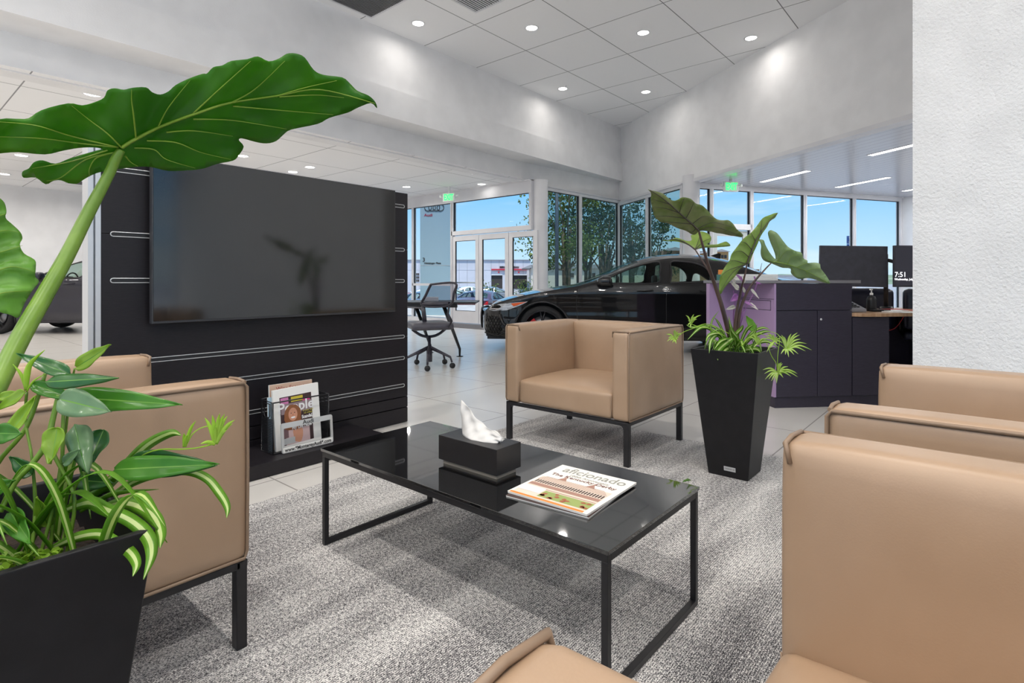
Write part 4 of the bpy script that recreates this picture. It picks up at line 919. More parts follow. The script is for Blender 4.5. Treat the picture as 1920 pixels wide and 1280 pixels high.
# spider plant of the centre planter
t = thing('spider_plant', 'striped spider plant with hanging plantlets spilling over the far planter', 'plant', (2.97,1.005,.6))
def sarc(L, w_, d0, d1, mats=GC):
    P = [D(1200+x/sc, 340+y/sc, d0+(d1-d0)*i/(len(L)-1)) for i, (x, y) in enumerate(L)]; N = len(L); dm = (d0+d1)/2
    blade('leaf', P, [w_/sc*dm/F*(.6 if i == 0 else (1 if i < N-1 else .05)) for i in range(N)], mats, t, .3, up=(P[N//2]-Vector((0,0,EYE))).normalized())
for L, w_ in (([(520,1000),(440,930),(380,925),(300,1000)],22),([(540,990),(470,920),(400,915),(330,922),(292,905)],16),([(540,1010),(500,965),(450,1000),(437,1085)],24),([(560,1000),(590,985),(520,1040),(490,1080),(492,1130)],30),([(590,1050),(560,1050),(525,1085),(520,1155)],32),
              ([(600,1060),(620,1000),(580,940),(560,850)],20),([(610,1060),(600,980),(640,930),(650,905)],22),([(600,1070),(620,1030),(640,1010),(650,1060)],24),([(640,1060),(700,990),(780,950),(830,950)],20),([(640,1050),(700,960),(770,925),(820,935)],16),([(650,1070),(720,1030),(800,1010),(880,1050)],20),
              ([(560,1050),(530,1000),(500,960),(440,970),(415,1010)],22),([(540,1000),(500,935),(450,950),(455,880),(500,815)],10),([(600,1060),(560,1000),(510,1010),(470,1060)],22),([(640,1075),(690,1060),(740,1060),(760,1080)],26),([(600,1050),(570,960),(575,920)],20),([(650,1060),(670,1000),(720,960),(740,900)],18),
              ([(560,1020),(500,900),(470,860)],14),([(620,1060),(660,960),(690,920),(720,905)],20)):
    sarc(L, w_*1.0, 2.93, 2.80)
rr = random.Random(21)
for i in range(24):
    a = rr.uniform(-PI,PI); L_ = rr.uniform(.06,.15); b0 = Vector((2.97+rr.uniform(-.09,.06),1.005+rr.uniform(-.12,.1),.585)); u_ = Vector((math.cos(a),math.sin(a),0)); hgt = rr.uniform(.07,.13); w_ = rr.uniform(.009,.016)
    blade('leaf', [b0, b0+u_*L_*.3+Vector((0,0,hgt*.8)), b0+u_*L_*.7+Vector((0,0,hgt)), b0+u_*L_+Vector((0,0,hgt*.5))], [w_*.6,w_,w_*.8,.001], GC, t)
def ctuft(c, tips, wd=9, d=2.78):
    tips = tips + [((a[0]+b[0])/2+3, (a[1]+b[1])/2-6) for a, b in zip(tips, tips[1:])]
    for x, y in tips:
        P0 = D(1200+c[0]/sc,340+c[1]/sc,d); P2 = D(1200+x/sc,340+y/sc,d-.02); md = P0.lerp(P2,.5)+Vector((0,0,.18*(P2-P0).length))
        blade('plantlet_leaf', [P0, md, P2], [wd/sc*d/F,wd/sc*d/F,.0006], (sp_l, sp_c), t, .3, up=(P0-Vector((0,0,EYE))).normalized())
ctuft((222,1000),[(165,965),(180,985),(170,1010),(205,1020),(228,1025),(245,985),(225,945),(212,940),(262,965),(245,960)])
ctuft((322,900),[(290,845),(385,845),(300,910),(330,850),(360,870),(305,880),(318,925)])
ctuft((745,1030),[(690,985),(710,960),(735,965),(770,1000),(800,990),(720,1050)])
ctuft((850,1010),[(780,1000),(800,960),(870,980),(900,1020),(830,1050),(800,1080)])
ctuft((925,1060),[(870,970),(910,980),(995,955),(1015,995),(1085,1065),(1000,1090),(940,1110),(890,1090)],11)
ctuft((870,1210),[(775,1190),(790,1250),(830,1260),(862,1275),(900,1150),(880,1145),(985,1205),(998,1235),(905,1240),(930,1190)],11)
m = MB()
for L in ([(560,960),(430,900),(330,930),(260,960),(222,1000)],[(540,980),(450,930),(380,920),(322,900)],[(640,1040),(700,980),(745,1030)],[(640,1040),(740,960),(850,1010),(925,1060)],[(800,1020),(830,1100),(860,1150),(868,1215)],[(830,950),(880,980),(870,1100),(868,1210)]):
    m.tube([D(1200+x/sc,340+y/sc,2.80) for x,y in spline(L,6)], .0016, 6)
m.build('runner', sp_l, t, world=True)
P0, P1 = D(1412,618,2.92), D(1398,592,2.9); oval_leaf('broad_leaf', P0, P1, .055, W(.3,-1,.2), (sp_g, sp_g), t, curl=.1)
# purple wandering dude
t = thing('spiderwort_plant', 'purple and pale striped spiderwort leaves between the stalks of the far planter', 'plant', (2.98,1.0,.6))
pur = leaf_mat('purple_leaf', (150,90,160), (176,122,180), .3, .4, 20); pal = leaf_mat('pale_purple_leaf', (196,196,180), (214,206,200), .3, .4, 20)
m = MB()
for L in ([(600,1000),(640,850),(655,700),(640,600)],[(610,1000),(660,820),(720,700),(740,640)],[(600,980),(590,850),(600,760),(590,690)]): m.tube([D(1200+x/sc,340+y/sc,2.95) for x,y in spline(L,6)], .0025, 6)
m.build('stem', pur, t, world=True)
for b, tp, w_, mm in (((600,640),(560,600),30,pal),((640,620),(602,585),26,pur),((660,640),(650,600),20,pal),((620,680),(570,640),40,pal),((735,640),(768,650),18,pur),((620,720),(568,760),44,pur),((700,680),(750,740),22,pal),((690,770),(745,812),26,pal),((600,790),(540,810),26,pal),((660,700),(640,660),26,pal),((720,600),(735,640),14,pur),((660,760),(720,790),20,pur)):
    P0, P1 = D(1200+b[0]/sc,340+b[1]/sc,2.94), D(1200+tp[0]/sc,340+tp[1]/sc,2.92); oval_leaf('leaf', P0, P1, w_/sc*2.93/F, (W(.3,-1,0)+Vector((0,0,.4))), (mm, pur), t, curl=.15)
# ================================================================== RECEPTION (local x along the front, y away, z up)
RO = W(2.08,4.41); rx = W(.994,.11).normalized(); RZ = math.atan2(rx.y, rx.x)
navy = mottle(mat('dark_plum_laminate', (42,38,52), .42), (39,35,49), (46,42,57), 30, 3, stretch=(1,1,6)); mauve = mat('mauve_laminate', (160,134,170), .5); slabm = mat('grey_counter', (120,118,122), .3); wood = mottle(mat('wood_desk', (178,142,108), .4), (168,130,96), (190,156,122), 6, 4, stretch=(8,1,1))
def RL(x, y, z=0): return Matrix.Translation(RO) @ Matrix.Rotation(RZ,4,'Z') @ Vector((x,y,z))
t = thing('reception_cabinet', 'dark plum reception counter cabinet with a mauve side panel, right of the far planter', 'cabinet', RO, RZ)
m = MB(); m.box((.004,.004,.086),(.645,.55,.985)); m.build('body', navy, t)
m = MB(); m.box((.0,0,0),(.97,.5,.084)); m.build('plinth', navy, t)
m = MB(); m.box((.002,-.016,.775),(.645,.003,.984)); m.build('upper_panel', navy, t, bevel=.0012)
for a, b in ((.002,.347),(.351,.645)):
    m = MB(); m.box((a,-.016,.088),(b,.003,.77)); d_ = m.build('door', navy, t, bevel=.0012)
    if a > .1:
        m = MB(); m.lathe([(0,.003),(.008,.003),(.009,0)], 16, Matrix.Translation((a+.03,-.016,.70)) @ Matrix.Rotation(PI/2,4,'X')); m.build('lock', alu, d_)
m = MB(); m.box((-.3,-.02,.988),(.72,.62,1.012)); m.build('worktop', slabm, t, bevel=.002)
m = MB(); m.box((-.012,-.014,.088),(.002,.56,.985)); m.build('side_panel', mauve, t)
m = MB(); m.box((-.3,.5,0),(.0,.56,.985)); m.build('rear_panel', mauve, t)
m = MB(); m.box((-.016,.04,.775),(-.012,.5,.845)); dr_ = m.build('drawer', mauve, t)
m = MB()
for q in (((-.0135,.035,.77),(-.0125,.505,.774)),((-.0135,.035,.846),(-.0125,.505,.85)),((-.0135,.035,.77),(-.0125,.039,.85)),((-.0135,.501,.77),(-.0125,.505,.85)),((-.0135,-.01,.86),(-.0125,.55,.863))): m.box(*q)
m.build('shadow_gap', gasket, dr_)
t = thing('low_cabinet', 'low dark plum cabinet under the wooden reception desk', 'cabinet', RL(.65,0), RZ)
m = MB(); m.box((.002,.0,.086),(.32,.5,.715)); m.build('body', navy, t); m = MB(); m.box((.002,-.016,.088),(.32,-.0005,.715)); m.build('door', navy, t, bevel=.001)
t = thing('reception_desk', 'wooden reception desk top beside the tall counter, cluttered with papers', 'desk', RL(.65,0), RZ)
m = MB(); m.prism([(.0,-.0),(.06,-.045),(.2,-.06),(.5,-.04),(1.9,-.04),(1.9,.85),(.0,.85)], .72, .748); m.build('desktop', wood, t, bevel=.003)
m = MB(); m.box((1.2,.02,0),(1.24,.8,.718)); m.build('leg_panel', navy, t); m = MB(); m.box((.33,.78,.0),(1.9,.82,.718)); m.build('modesty_panel', navy, t)
woodd = mottle(mat('dark_wood', (92,62,44), .4), (80,52,36), (104,72,52), 8, 3)
t = thing('waste_basket', 'dark brown basket under the reception desk, just above the tan armchair back', 'basket', RL(1.12,.25), RZ)
m = MB(); m.lathe([(.0,.002),(.11,.002),(.135,.3),(.128,.3),(.105,.012),(0,.012)], 24); m.build('basket_body', woodd, t); m = MB()
for z in (.06,.12,.18,.24,.29): m.lathe([(.112+.024*z/.3+.002,z-.004),(.116+.024*z/.3+.003,z),(.112+.024*z/.3+.003,z+.004)], 24)
m.build('weave_band', woodd, t)
mon = mottle(mat('monitor_plastic', (62,62,70), .45), (58,58,66), (66,66,75), 20, 3)
# monitors
def monitor(label, c, yaw, w_, h_, back=True, tilt=0):
    t = thing('monitor', label, 'monitor', c)
    M = frame(c, (math.cos(yaw),math.sin(yaw),0), (0,0,1)) @ Matrix.Rotation(tilt,4,'Z')
    m = MB(); m.box((-w_/2,-h_/2,-.012),(w_/2,h_/2,.012),M); m.build('housing', mon, t, world=True, bevel=.004)
    m = MB(); z = -.0125 if back else .0125; m.box((-w_/2+.008,-h_/2+.014,min(z,z*1.05)),(w_/2-.008,h_/2-.008,max(z,z*1.05)),M); sc_ = m.build('screen', blackgloss if back else mat('lock_screen', (46,46,54), .2, emis=.4), t, world=True)
    if back:
        m = MB(); m.box((-.06,-.06,.012),(.06,.06,.03),M); m.build('bracket_plate', blackmetal, t, world=True) if False else None
    return t, M
mc = D(1599,499,5.0); yaw = math.atan2(W(.995,-.1).y, W(.995,-.1).x)
monitor('large monitor seen from behind above the reception counter', mc, yaw, .575, .365, True, -.02)
mc2 = D(1738,499,4.9); t, M = monitor('monitor showing the time on a dark lock screen, cut by the rough white wall', mc2, yaw+.12, .60, .365, False, 0)
text('lettering', '7:51', .062, M @ Matrix.Translation((-.245,-.075,.0135)), mat('screen_text', (240,240,245), .5, emis=1.2), t, ext=.0002)
text('lettering', 'Wednesday, July 27', .025, M @ Matrix.Translation((-.20,-.115,.0135)), MATS['screen_text'], t, ext=.0002, bold=.0003)
m = MB(); m.add([(-.1,.03,.0136),(-.05,.07,.0136),(.1,.06,.0136),(.12,0,.0136),(-.03,-.03,.0136),(-.05,0,.0136)], [(0,1,2,3,4,5)], M); m.build('wallpaper_shape', mat('print_frost', (150,172,186), .5, emis=.5), t, world=True)
t = thing('monitor_stand', 'black pole monitor arm between the two reception monitors', 'monitor arm', D(1661,588,5.02))
b0 = D(1661,528,5.02); b0.z = .748
m = MB(); m.tube([b0, b0+Vector((0,0,.5))], .018, 12); m.lathe([(.0,.03),(.05,.03),(.06,0)], 20, Matrix.Translation(b0)); m.build('pole', blackmetal, t, world=True)
m = MB(); m.tube([b0+Vector((0,0,.45)), mc+W(.05,.02)], .016, 8); m.tube([b0+Vector((0,0,.45)), mc2+W(-.1,.03)], .016, 8); m.build('arm', blackmetal, t, world=True)
# desk clutter
t = thing('desk_phone', 'grey desk phone on the reception desk beside the tall counter', 'phone', RL(.74,.18,.75), RZ)
m = MB(); m.add([(-.1,-.09,0),(.12,-.09,0),(.12,.1,0),(-.1,.1,0),(-.1,-.09,.03),(.12,-.09,.025),(.12,.1,.09),(-.1,.1,.1)], [(0,3,2,1),(4,5,6,7),(0,1,5,4),(1,2,6,5),(2,3,7,6),(3,0,4,7)]); m.build('phone_body', mat('grey_plastic', (150,150,156), .4), t, bevel=.006)
m = MB(); m.tube([(-.08,-.07,.06),(-.08,0,.085),(-.08,.08,.12)], [.02,.013,.02], 10); m.build('handset', mon, t)
m = MB(); [m.box((-.03+.03*i,-.06+.035*j,.034+.0125*j),(-.01+.03*i,-.04+.035*j,.046+.0125*j)) for i in range(4) for j in range(4)]; m.build('keys', ink, t)
t = thing('pump_bottle', 'dark hand pump bottle with a white nozzle on the reception desk', 'bottle', D(1634,585,4.75)); c = D(1634,585,4.75); c.z = .749; t.location = c; ORG[t.name] = c
m = MB(); m.lathe([(0,0),(.035,0),(.038,.01),(.038,.1),(.028,.125),(.012,.13),(.012,.14)], 20); m.build('bottle_body', boxm, t)
m = MB(); m.lathe([(.013,.138),(.013,.155),(.005,.157),(.005,.18),(0,.18)], 14); m.box((-.05,-.008,.18),(.02,.008,.19)); m.build('pump', paper, t)
m = MB(); m.box((0,0,0),(.16,.12,.008)); m.box((.1,.06,.008),(.3,.2,.011), Matrix.Rotation(.3,4,'Z')); m.box((.05,-.04,.002),(.34,.1,.005), Matrix.Rotation(-.2,4,'Z'))
o = m.build('paper_stack', paper); o.location = RL(1.0,-.02,.749); o.rotation_euler = (0,0,RZ); tag(o, 'loose white papers at the edge of the wooden reception desk', 'paper')
m = MB(); m.box((-.06,-.02,0),(.1,.03,.02)); o = m.build('stapler', ink, bevel=.005); o.location = RL(1.02,.16,.749); o.rotation_euler = (0,0,RZ); tag(o, 'small black stapler behind the loose papers on the reception desk', 'stapler')
redc = mat('red_cable', (196,52,60), .5)
m = MB(); m.tube([RL(x,y,z) for x,y,z in spline([(1.02,.2,.765),(1.15,.1,.772),(1.28,.02,.76),(1.5,.05,.755)],8)], .003, 6); tag(m.build('cable', redc), 'thin red cable lying on top of the reception desk', 'cable')
m = MB(); m.tube([RL(x,y,z) for x,y,z in spline([(.95,.3,.5),(1.05,.28,.52),(1.18,.28,.57),(1.3,.3,.6),(1.38,.3,.7)],8)], .003, 6); tag(m.build('cable', redc), 'thin red cable hanging in the dark under the reception desk', 'cable')
t = thing('paper_tray', 'flat stack of white papers on the tall reception counter behind the leaves', 'paper', RL(-.05,.3,1.0125), RZ)
for i in range(6): m = MB(); m.box((-.14+.004*(i%3),-.1+.003*(i%2),.0085*i),(.2+.003*(i%2),.12,.0085*i+.007)); m.build('paper_sheaf', paper, t)
t = thing('brochure_holder', 'small orange and green brochure holder at the left end of the counter', 'brochure holder', RL(-.22,.4,1.0125), RZ)
m = MB(); m.box((-.04,0,0),(.04,.05,.05)); m.build('holder_base', mat('teal_plastic', (50,110,100), .4), t); m = MB(); m.box((-.035,.012,.05),(.035,.03,.09)); m.build('brochures', orangep, t)
# big dark desk chair behind the reception
lth = mat('navy_leather', (34,36,56), .3)
def swivel(label, c, rz, execv=True, group=None):
    t = thing('office_chair', label, 'office chair', c, rz)
    m = MB(); puffy(m, (-.26,-.25,.44),(.26,.25,.53), .035, (0,0,0,0,0,.02), 8); m.build('seat', lth, t, fix=True)
    m = MB(); puffy(m, (-.27,.2,.55),(.27,.3,.93), .04, (0,0,.03,0,0,.01), 8); m.build('backrest', lth, t, fix=True)
    m = MB(); m.tube([(0,0,.1),(0,0,.44)], .03, 12); m.build('column', blackmetal, t)
    m = MB()
    for k in range(5):
        a = 2*PI*k/5; m.tube([(0,0,.12),(.3*math.cos(a),.3*math.sin(a),.07)], [.025,.016], 8)
    m.build('base_star', blackmetal, t)
    for k in range(5):
        a = 2*PI*k/5; m = MB(); m.lathe([(0,-.02),(.03,-.02),(.032,0),(.03,.02),(0,.02)], 12, Matrix.Translation((.3*math.cos(a),.3*math.sin(a),.034)) @ Matrix.Rotation(PI/2,4,'X')); m.build('caster', blackmetal, t)
    for s_ in (-1,1): m = MB(); m.tube([(s_*.28,-.12,.7),(s_*.29,.12,.7),(s_*.29,.18,.6),(s_*.27,.1,.5)], .022, 8); m.build('armrest', blackmetal, t)
    return t
swivel('dark navy leather desk chair below the large monitor seen from behind', W(3.35,5.55), RZ+PI*.95)
swivel('dark navy leather desk chair behind the reception, below the lock screen monitor', W(4.05,5.35), RZ+PI*.8)
# ================================================================== OFFICE DESK AND MESH CHAIR BEYOND THE MEDIA WALL
AX = lambda x, y, z=0: W(x, y, z)
t = thing('meeting_desk', 'dark thin-topped desk with slanted legs beside the mesh chair, beyond the media wall', 'desk', W(-1.3,7.5))
m = MB(); M = frame(W(-2.6,7.1,.72), W(1,0)-W(0,0), W(0,1)-W(0,0)); m.box((0,0,0),(2.14,.8,.02),M); m.build('desktop', boxm, t, world=True, bevel=.002)
m = MB(); m.box((.05,.02,-.05),(1.9,.06,0),M); m.build('rail', blackmetal, t, world=True)
for (a, b_) in (((-.90,7.3),(-.70,7.46)),((-1.35,7.75),(-1.15,7.85)),((-2.3,7.3),(-2.5,7.2))):
    m = MB(); m.tube([W(a[0],a[1],.7), W(b_[0],b_[1],.1), W(b_[0],b_[1],.01)], [.028,.018,.012], 8); m.lathe([(0,0),(.045,0),(.045,.006),(0,.012)], 16, Matrix.Translation(W(b_[0],b_[1],0))); m.build('leg', blackmetal, t, world=True)
m = MB(); m.box((-.09,-.04,0),(.09,.04,.055)); o = m.build('silver_box', alu, bevel=.004); o.location = W(-1.08,7.5,.7401); o.rotation_euler = (0,0,RZ); tag(o, 'small silver box on the desk, seen through the mesh chair back', 'box')
t = thing('office_chair', 'black and grey mesh swivel chair standing on the tiles beyond the media wall', 'office chair', W(-.964,6.5))
cc = W(-.964,6.5)
dk = mottle(mat('charcoal_plastic', (46,44,54), .45), (42,40,50), (52,50,60), 20, 2)
def P(px, py, d): return D(px, py, d)
fr_ = [P(808,533,6.35),(P(853,530.5,6.15)),P(851,550,6.17),P(842,572,6.2),P(792.5,573,6.4),P(799,552,6.38)]
m = MB(); m.tube(spline([tuple(x) for x in fr_]+[tuple(fr_[0])],4)[:-1], .02, 8, closed=True, flat=.6); m.build('back_frame', dk, t, world=True)
m = MB(); m.tube([P(793,575,6.4),P(795,590,6.42),P(797,612,6.45)], .03, 8, flat=.5); m.tube([P(842,573,6.2),P(840,588,6.2),P(847,602,6.22),P(842,612,6.3)], .02, 8, flat=.6); m.tube([P(793,570,6.4),P(842,569,6.2)], .022, 8); m.build('back_support', dk, t, world=True)
msh = glass_mat('mesh_fabric', (196,196,204), .4)
m = MB(); m.add(fr_, [tuple(range(6))]); m.build('back_mesh', msh, t, world=True)
m = MB(); V = [P(765,598,6.75),P(842,598,6.35),P(846,603,6.25),P(842,612,6.2),P(797,617,6.25),P(765,612,6.5)]; c_ = sum((Vector(v) for v in V), Vector())/6
R0 = cc + Vector((0,0,0)); Ms = Matrix.Translation(Vector((cc.x,cc.y,0))) @ Matrix.Rotation(RZ+.25,4,'Z')
puffy(m, (-.24,-.24,.45),(.24,.24,.53), .035, (0,0,0,0,0,.012), 8); m.v = [Ms @ v for v in m.v]; m.build('seat', mottle(mat('charcoal_leather', (70,68,76), .35), (66,64,72), (76,74,82), 8, 2), t, world=True, fix=True)
for L in ([(792,582,6.42),(786,577,6.5),(765,576,6.8),(745,577,7.0)],):
    m = MB(); m.tube([P(*v) for v in L], .017, 8, flat=.5); m.build('armrest', dk, t, world=True)
m = MB(); m.tube([Ms @ Vector(v) for v in spline([(-.2,0,.45),(-.1,0,.38),(0,0,.36),(.1,0,.38),(.2,0,.45)],5)], .016, 8); m.build('seat_bracket', dk, t, world=True)
m = MB(); m.tube([cc+Vector((0,0,.07)),cc+Vector((0,0,.24)),cc+Vector((0,0,.24)),cc+Vector((0,0,.37))], [.034,.034,.018,.018], 12); m.build('column', dk, t, world=True)
m = MB(); m2 = []
for k in range(5):
    a = 2*PI*k/5 + .15; u_ = Vector((math.cos(a),math.sin(a),0)); m.tube([cc+Vector((0,0,.24)),cc+u_*.26+Vector((0,0,.13)),cc+u_*.28+Vector((0,0,.07))], [.022,.014,.012], 8); m2.append((cc+u_*.285,a))
m.build('base_star', dk, t, world=True)
for c, a in m2:
    m = MB(); m.lathe([(0,-.022),(.026,-.022),(.032,-.01),(.032,.01),(.026,.022),(0,.022)], 14, Matrix.Translation(c+Vector((0,0,.0335))) @ Matrix.Rotation(a+1.2,4,'Z') @ Matrix.Rotation(PI/2,4,'X')); m.build('caster', ink, t, world=True)
# ================================================================== CARS
def interp(tab, x):
    if x <= tab[0][0]: return tab[0][1]
    for (a, b), (c, d) in zip(tab, tab[1:]):
        if x <= c:
            u_ = (x-a)/(c-a); u_ = u_*u_*(3-2*u_) if False else u_; return b+(d-b)*u_
    return tab[-1][1]
def tabs(pts): return spline(pts, 10)
TOP = tabs([(-.06,.60),(0,.66),(.12,.735),(.5,.845),(1.0,.93),(1.32,.985),(1.7,1.15),(2.05,1.29),(2.35,1.375),(2.7,1.41),(3.05,1.395),(3.4,1.33),(3.75,1.21),(4.05,1.08),(4.35,1.03),(4.5,.99),(4.54,.94)])   # centre line
EDG = tabs([(-.06,.57),(0,.62),(.12,.69),(.5,.80),(1.0,.895),(1.32,.95),(1.7,1.08),(2.05,1.215),(2.35,1.30),(2.7,1.335),(3.05,1.32),(3.4,1.25),(3.75,1.12),(4.05,1.01),(4.35,.97),(4.5,.93),(4.54,.88)])   # rail
PLN = tabs([(-.06,.62),(0,.72),(.15,.82),(.4,.885),(.8,.915),(1.3,.905),(2.3,.905),(3.4,.915),(3.9,.915),(4.3,.86),(4.5,.76),(4.54,.70)])
def yside(x, z):
    w_ = interp(PLN, x); e_ = interp(EDG, x)
    if z < .95:
        k = 1 - .10*max(0,(.38-z)/.25)**1.6 - .012*max(0,(z-.77)/.18)**1.5 + .012*math.exp(-((z-.84)/.03)**2) - .008*math.exp(-((z-.62)/.09)**2)
        y = w_*k
    else: y = w_*.988 - (z-.95)*.62 - .1*(max(0,z-.95))**2
    r_ = max(0, 1-(e_-z)/.05); return y - .028*r_*r_
SILL = .2
WIN1 = [(1.56,.972),(1.68,1.03),(1.84,1.11),(2.04,1.19),(2.24,1.25),(2.42,1.27),(2.41,1.12),(2.37,.985),(1.95,.978)]
WIN2 = [(2.54,.987),(2.57,1.12),(2.58,1.27),(2.78,1.272),(2.93,1.245),(3.04,1.18),(3.10,1.09),(3.10,1.03),(3.05,.995)]
WIN3 = [(3.18,1.0),(3.19,1.12),(3.26,1.14),(3.40,1.06),(3.44,1.015)]
FW, RW, WR = .80, 3.43, .335
def make_car(label, paint, loc, rz, wins=(WIN1,WIN2,WIN3), name='car', detail=True, group=None, roofm=None):
    t = thing(name, label, 'car', loc, rz, group)
    # side skins with true openings
    def outline():
        P_ = []
        x = -.06
        top = [(x/20-.06 if False else q, interp(EDG, q)) for q in [(-.06+4.60*i/92) for i in range(93)]]
        bot = [(4.54,.36),(4.45,.30)]
        def arch(cx_):
            r_ = WR+.055; o_ = []
            a0 = math.asin(max(-1,(SILL-WR)/r_)); 
            for i in range(19): a = a0 + (PI-2*a0)*i/18; o_.append((cx_+r_*math.cos(a), WR+r_*math.sin(a)))
            return o_
        bot += arch(RW) + [(2.6,SILL),(2.1,SILL),(1.6,SILL)] + arch(FW) + [(.3,.22),(.05,.26),(-.06,.34)]
        return top + bot
    ol = outline(); holes = [spline(h+[h[0]], 4)[:-1] for h in wins]
    def pin(poly, x, y):
        c = False; j = len(poly)-1
        for i in range(len(poly)):
            if (poly[i][1] > y) != (poly[j][1] > y) and x < (poly[j][0]-poly[i][0])*(y-poly[i][1])/(poly[j][1]-poly[i][1])+poly[i][0]: c = not c
            j = i
        return c
    pts = [Vector(p) for p in ol]; edges = [(i,(i+1) % len(ol)) for i in range(len(ol))]
    for h in holes:
        k = len(pts); pts += [Vector(p) for p in h]; edges += [(k+i,k+(i+1) % len(h)) for i in range(len(h))]
    nb = len(pts); bd = list(pts); st = .045; x = -.06
    while x < 4.54:
        z = .2
        while z < 1.36:
            p = Vector((x, z))
            if pin(ol, x, z) and not any(pin(h, x, z) for h in holes) and min((p-q).length_squared for q in bd) > .0006: pts.append(p)
            z += st*.8
        x += st
    r = delaunay_2d_cdt(pts, edges, [], 0, 1e-5)
    V2 = r[0]; T = []
    for f in r[2]:
        c = sum((V2[i] for i in f), Vector((0,0)))/len(f)
        if pin(ol, c.x, c.y) and not any(pin(h, c.x, c.y) for h in holes): T.append(tuple(f))
    b = MB(); b.smooth = True
    for s_ in (-1, 1): b.add([(p.x, s_*yside(p.x,p.y), p.y) for p in V2], [f if s_ < 0 else tuple(reversed(f)) for f in T])
    # top skin with windscreen openings
    xs = [-.06+4.60*i/92 for i in range(93)]; NY = 14
    scr = lambda x: 1.40 < x < 2.16 or 3.42 < x < 4.0
    topv = []; gl = MB(); gl.smooth = True
    for x in xs:
        ye = yside(x, interp(EDG,x)); zt, ze = interp(TOP,x), interp(EDG,x)
        for j in range(NY+1):
            u_ = -1+2*j/NY; topv.append((x - .05*(u_*u_)*(0 if not x < .3 else -1)*max(0,(.3-x)/.3), u_*ye, ze+(zt-ze)*(1-abs(u_)**2.6)))
    bf, gf = [], []
    for i in range(92):
        for j in range(NY):
            q = (i*(NY+1)+j,(i+1)*(NY+1)+j,(i+1)*(NY+1)+j+1,i*(NY+1)+j+1)
            (gf if scr(xs[i]+.025) and 0 < j < NY-1 else bf).append(q)
    b.add(topv, bf)
    # nose and tail
    for end, xe in ((0,-.06),(1,4.54)):
        NV = []; zs_ = [.34,.40,.5,.6,interp(EDG,xe)] if end == 0 else [.36,.5,.65,.8,interp(EDG,xe)]; NZ = len(zs_)
        for z in zs_:
            ye = yside(xe, z)
            for j in range(NY+1):
                u_ = -1+2*j/NY; bulge = (.10 if end == 0 else .09)*(1-abs(u_)**2.5)*(1-.25*abs((z-.5)/.2)**2 if abs(z-.5) < .3 else .8)
                zz = z + ((interp(TOP,xe)-interp(EDG,xe))*(1-abs(u_)**2.6) if z == zs_[-1] else 0)
                NV.append((xe - bulge if end == 0 else xe + bulge, u_*ye, zz))
        b.add(NV, [((i*(NY+1)+j),(i*(NY+1)+j+1),((i+1)*(NY+1)+j+1),((i+1)*(NY+1)+j))[::(1 if end else -1)] for i in range(NZ-1) for j in range(NY)])
        # bridging strip hood to bulge
        R1 = NV[-(NY+1):]; R2 = topv[:NY+1] if end == 0 else topv[-(NY+1):]; b.add(list(R1)+list(R2), [(j,j+1,NY+2+j,NY+1+j) for j in range(NY)])
        # lower apron
        R1 = NV[:NY+1]; b.add(list(R1)+[(p[0]+(.05 if end == 0 else -.05),p[1]*.96,.2) for p in R1], [(j,j+1,NY+2+j,NY+1+j) for j in range(NY)])
    b.build('body', paint, t)
    g = MB(); g.smooth = True; g.add(topv, gf); g.build('windscreen', carglass, t)
    for h in holes:
        # pane and trim
        ps = [Vector(p) for p in h]; n0 = len(ps); xs_ = [p.x for p in ps]; zs_ = [p.y for p in ps]
        x = min(xs_)+.04
        while x < max(xs_):
            z = min(zs_)+.03
            while z < max(zs_):
                if pin(h, x, z) and min((Vector((x,z))-q).length_squared for q in ps[:n0]) > .0005: ps.append(Vector((x,z)))
                z += .06
            x += .06
        rr_ = delaunay_2d_cdt(ps, [(i,(i+1) % n0) for i in range(n0)], [], 1, 1e-5)
        for s_ in (-1,1):
            g = MB(); g.smooth = True; g.add([(p.x, s_*(yside(p.x,p.y)-.006), p.y) for p in rr_[0]], [tuple(f) for f in rr_[2]]); pn = g.build('side_window', carglass, t)
            g = MB(); g.tube([(p[0], s_*(yside(p[0],p[1])+.001), p[1]) for p in h], .011, 6, closed=True); g.build('window_trim', blackmetal, pn)
    # floor pan + arches
    g = MB(); g.box((.0,-.7,.18),(4.45,.7,.22))
    for cx_ in (FW, RW):
        for s_ in (-1,1):
            k = WR+.06; Q = [(cx_+k*math.cos(PI*i/16), WR+k*math.sin(PI*i/16)) for i in range(17)]
            V = [(x,s_*.895*interp(PLN,cx_)/.905,z) for x,z in Q]+[(x,s_*.55,z) for x,z in Q]
            g.add(V, [(i,i+1,18+i,17+i) for i in range(16)]); g.add([(x,s_*.55,z) for x,z in Q]+[(Q[-1][0],s_*.55,.1),(Q[0][0],s_*.55,.1)], [tuple(range(19))])
    g.box((-.02,-.68,.22),(.1,.68,.5)); g.box((4.3,-.68,.22),(4.48,.68,.8)); g.build('underbody', gasket, t)
    if detail:
        for s_ in (-1,1):
            for cx_ in (FW, RW):
                g = MB(); g.tube([(cx_+(WR+.05)*math.cos(a), s_*(yside(cx_+(WR+.05)*math.cos(a), WR+(WR+.05)*math.sin(a))+.004), WR+(WR+.05)*math.sin(a)) for a in [-.35+(PI+.7)*i/24 for i in range(25)]], .014, 6); g.build('wheel_arch_trim', blackmetal, t)
    rubber = MATS.get('tyre_rubber') or mat('tyre_rubber', (26,26,28), .8); rim = MATS.get('dark_rim') or mat('dark_rim', (44,44,48), .3, .7); steel = MATS.get('disc_steel') or mat('disc_steel', (130,130,134), .35, .9); cal = MATS.get('red_caliper') or mat('red_caliper', (176,28,34), .35)
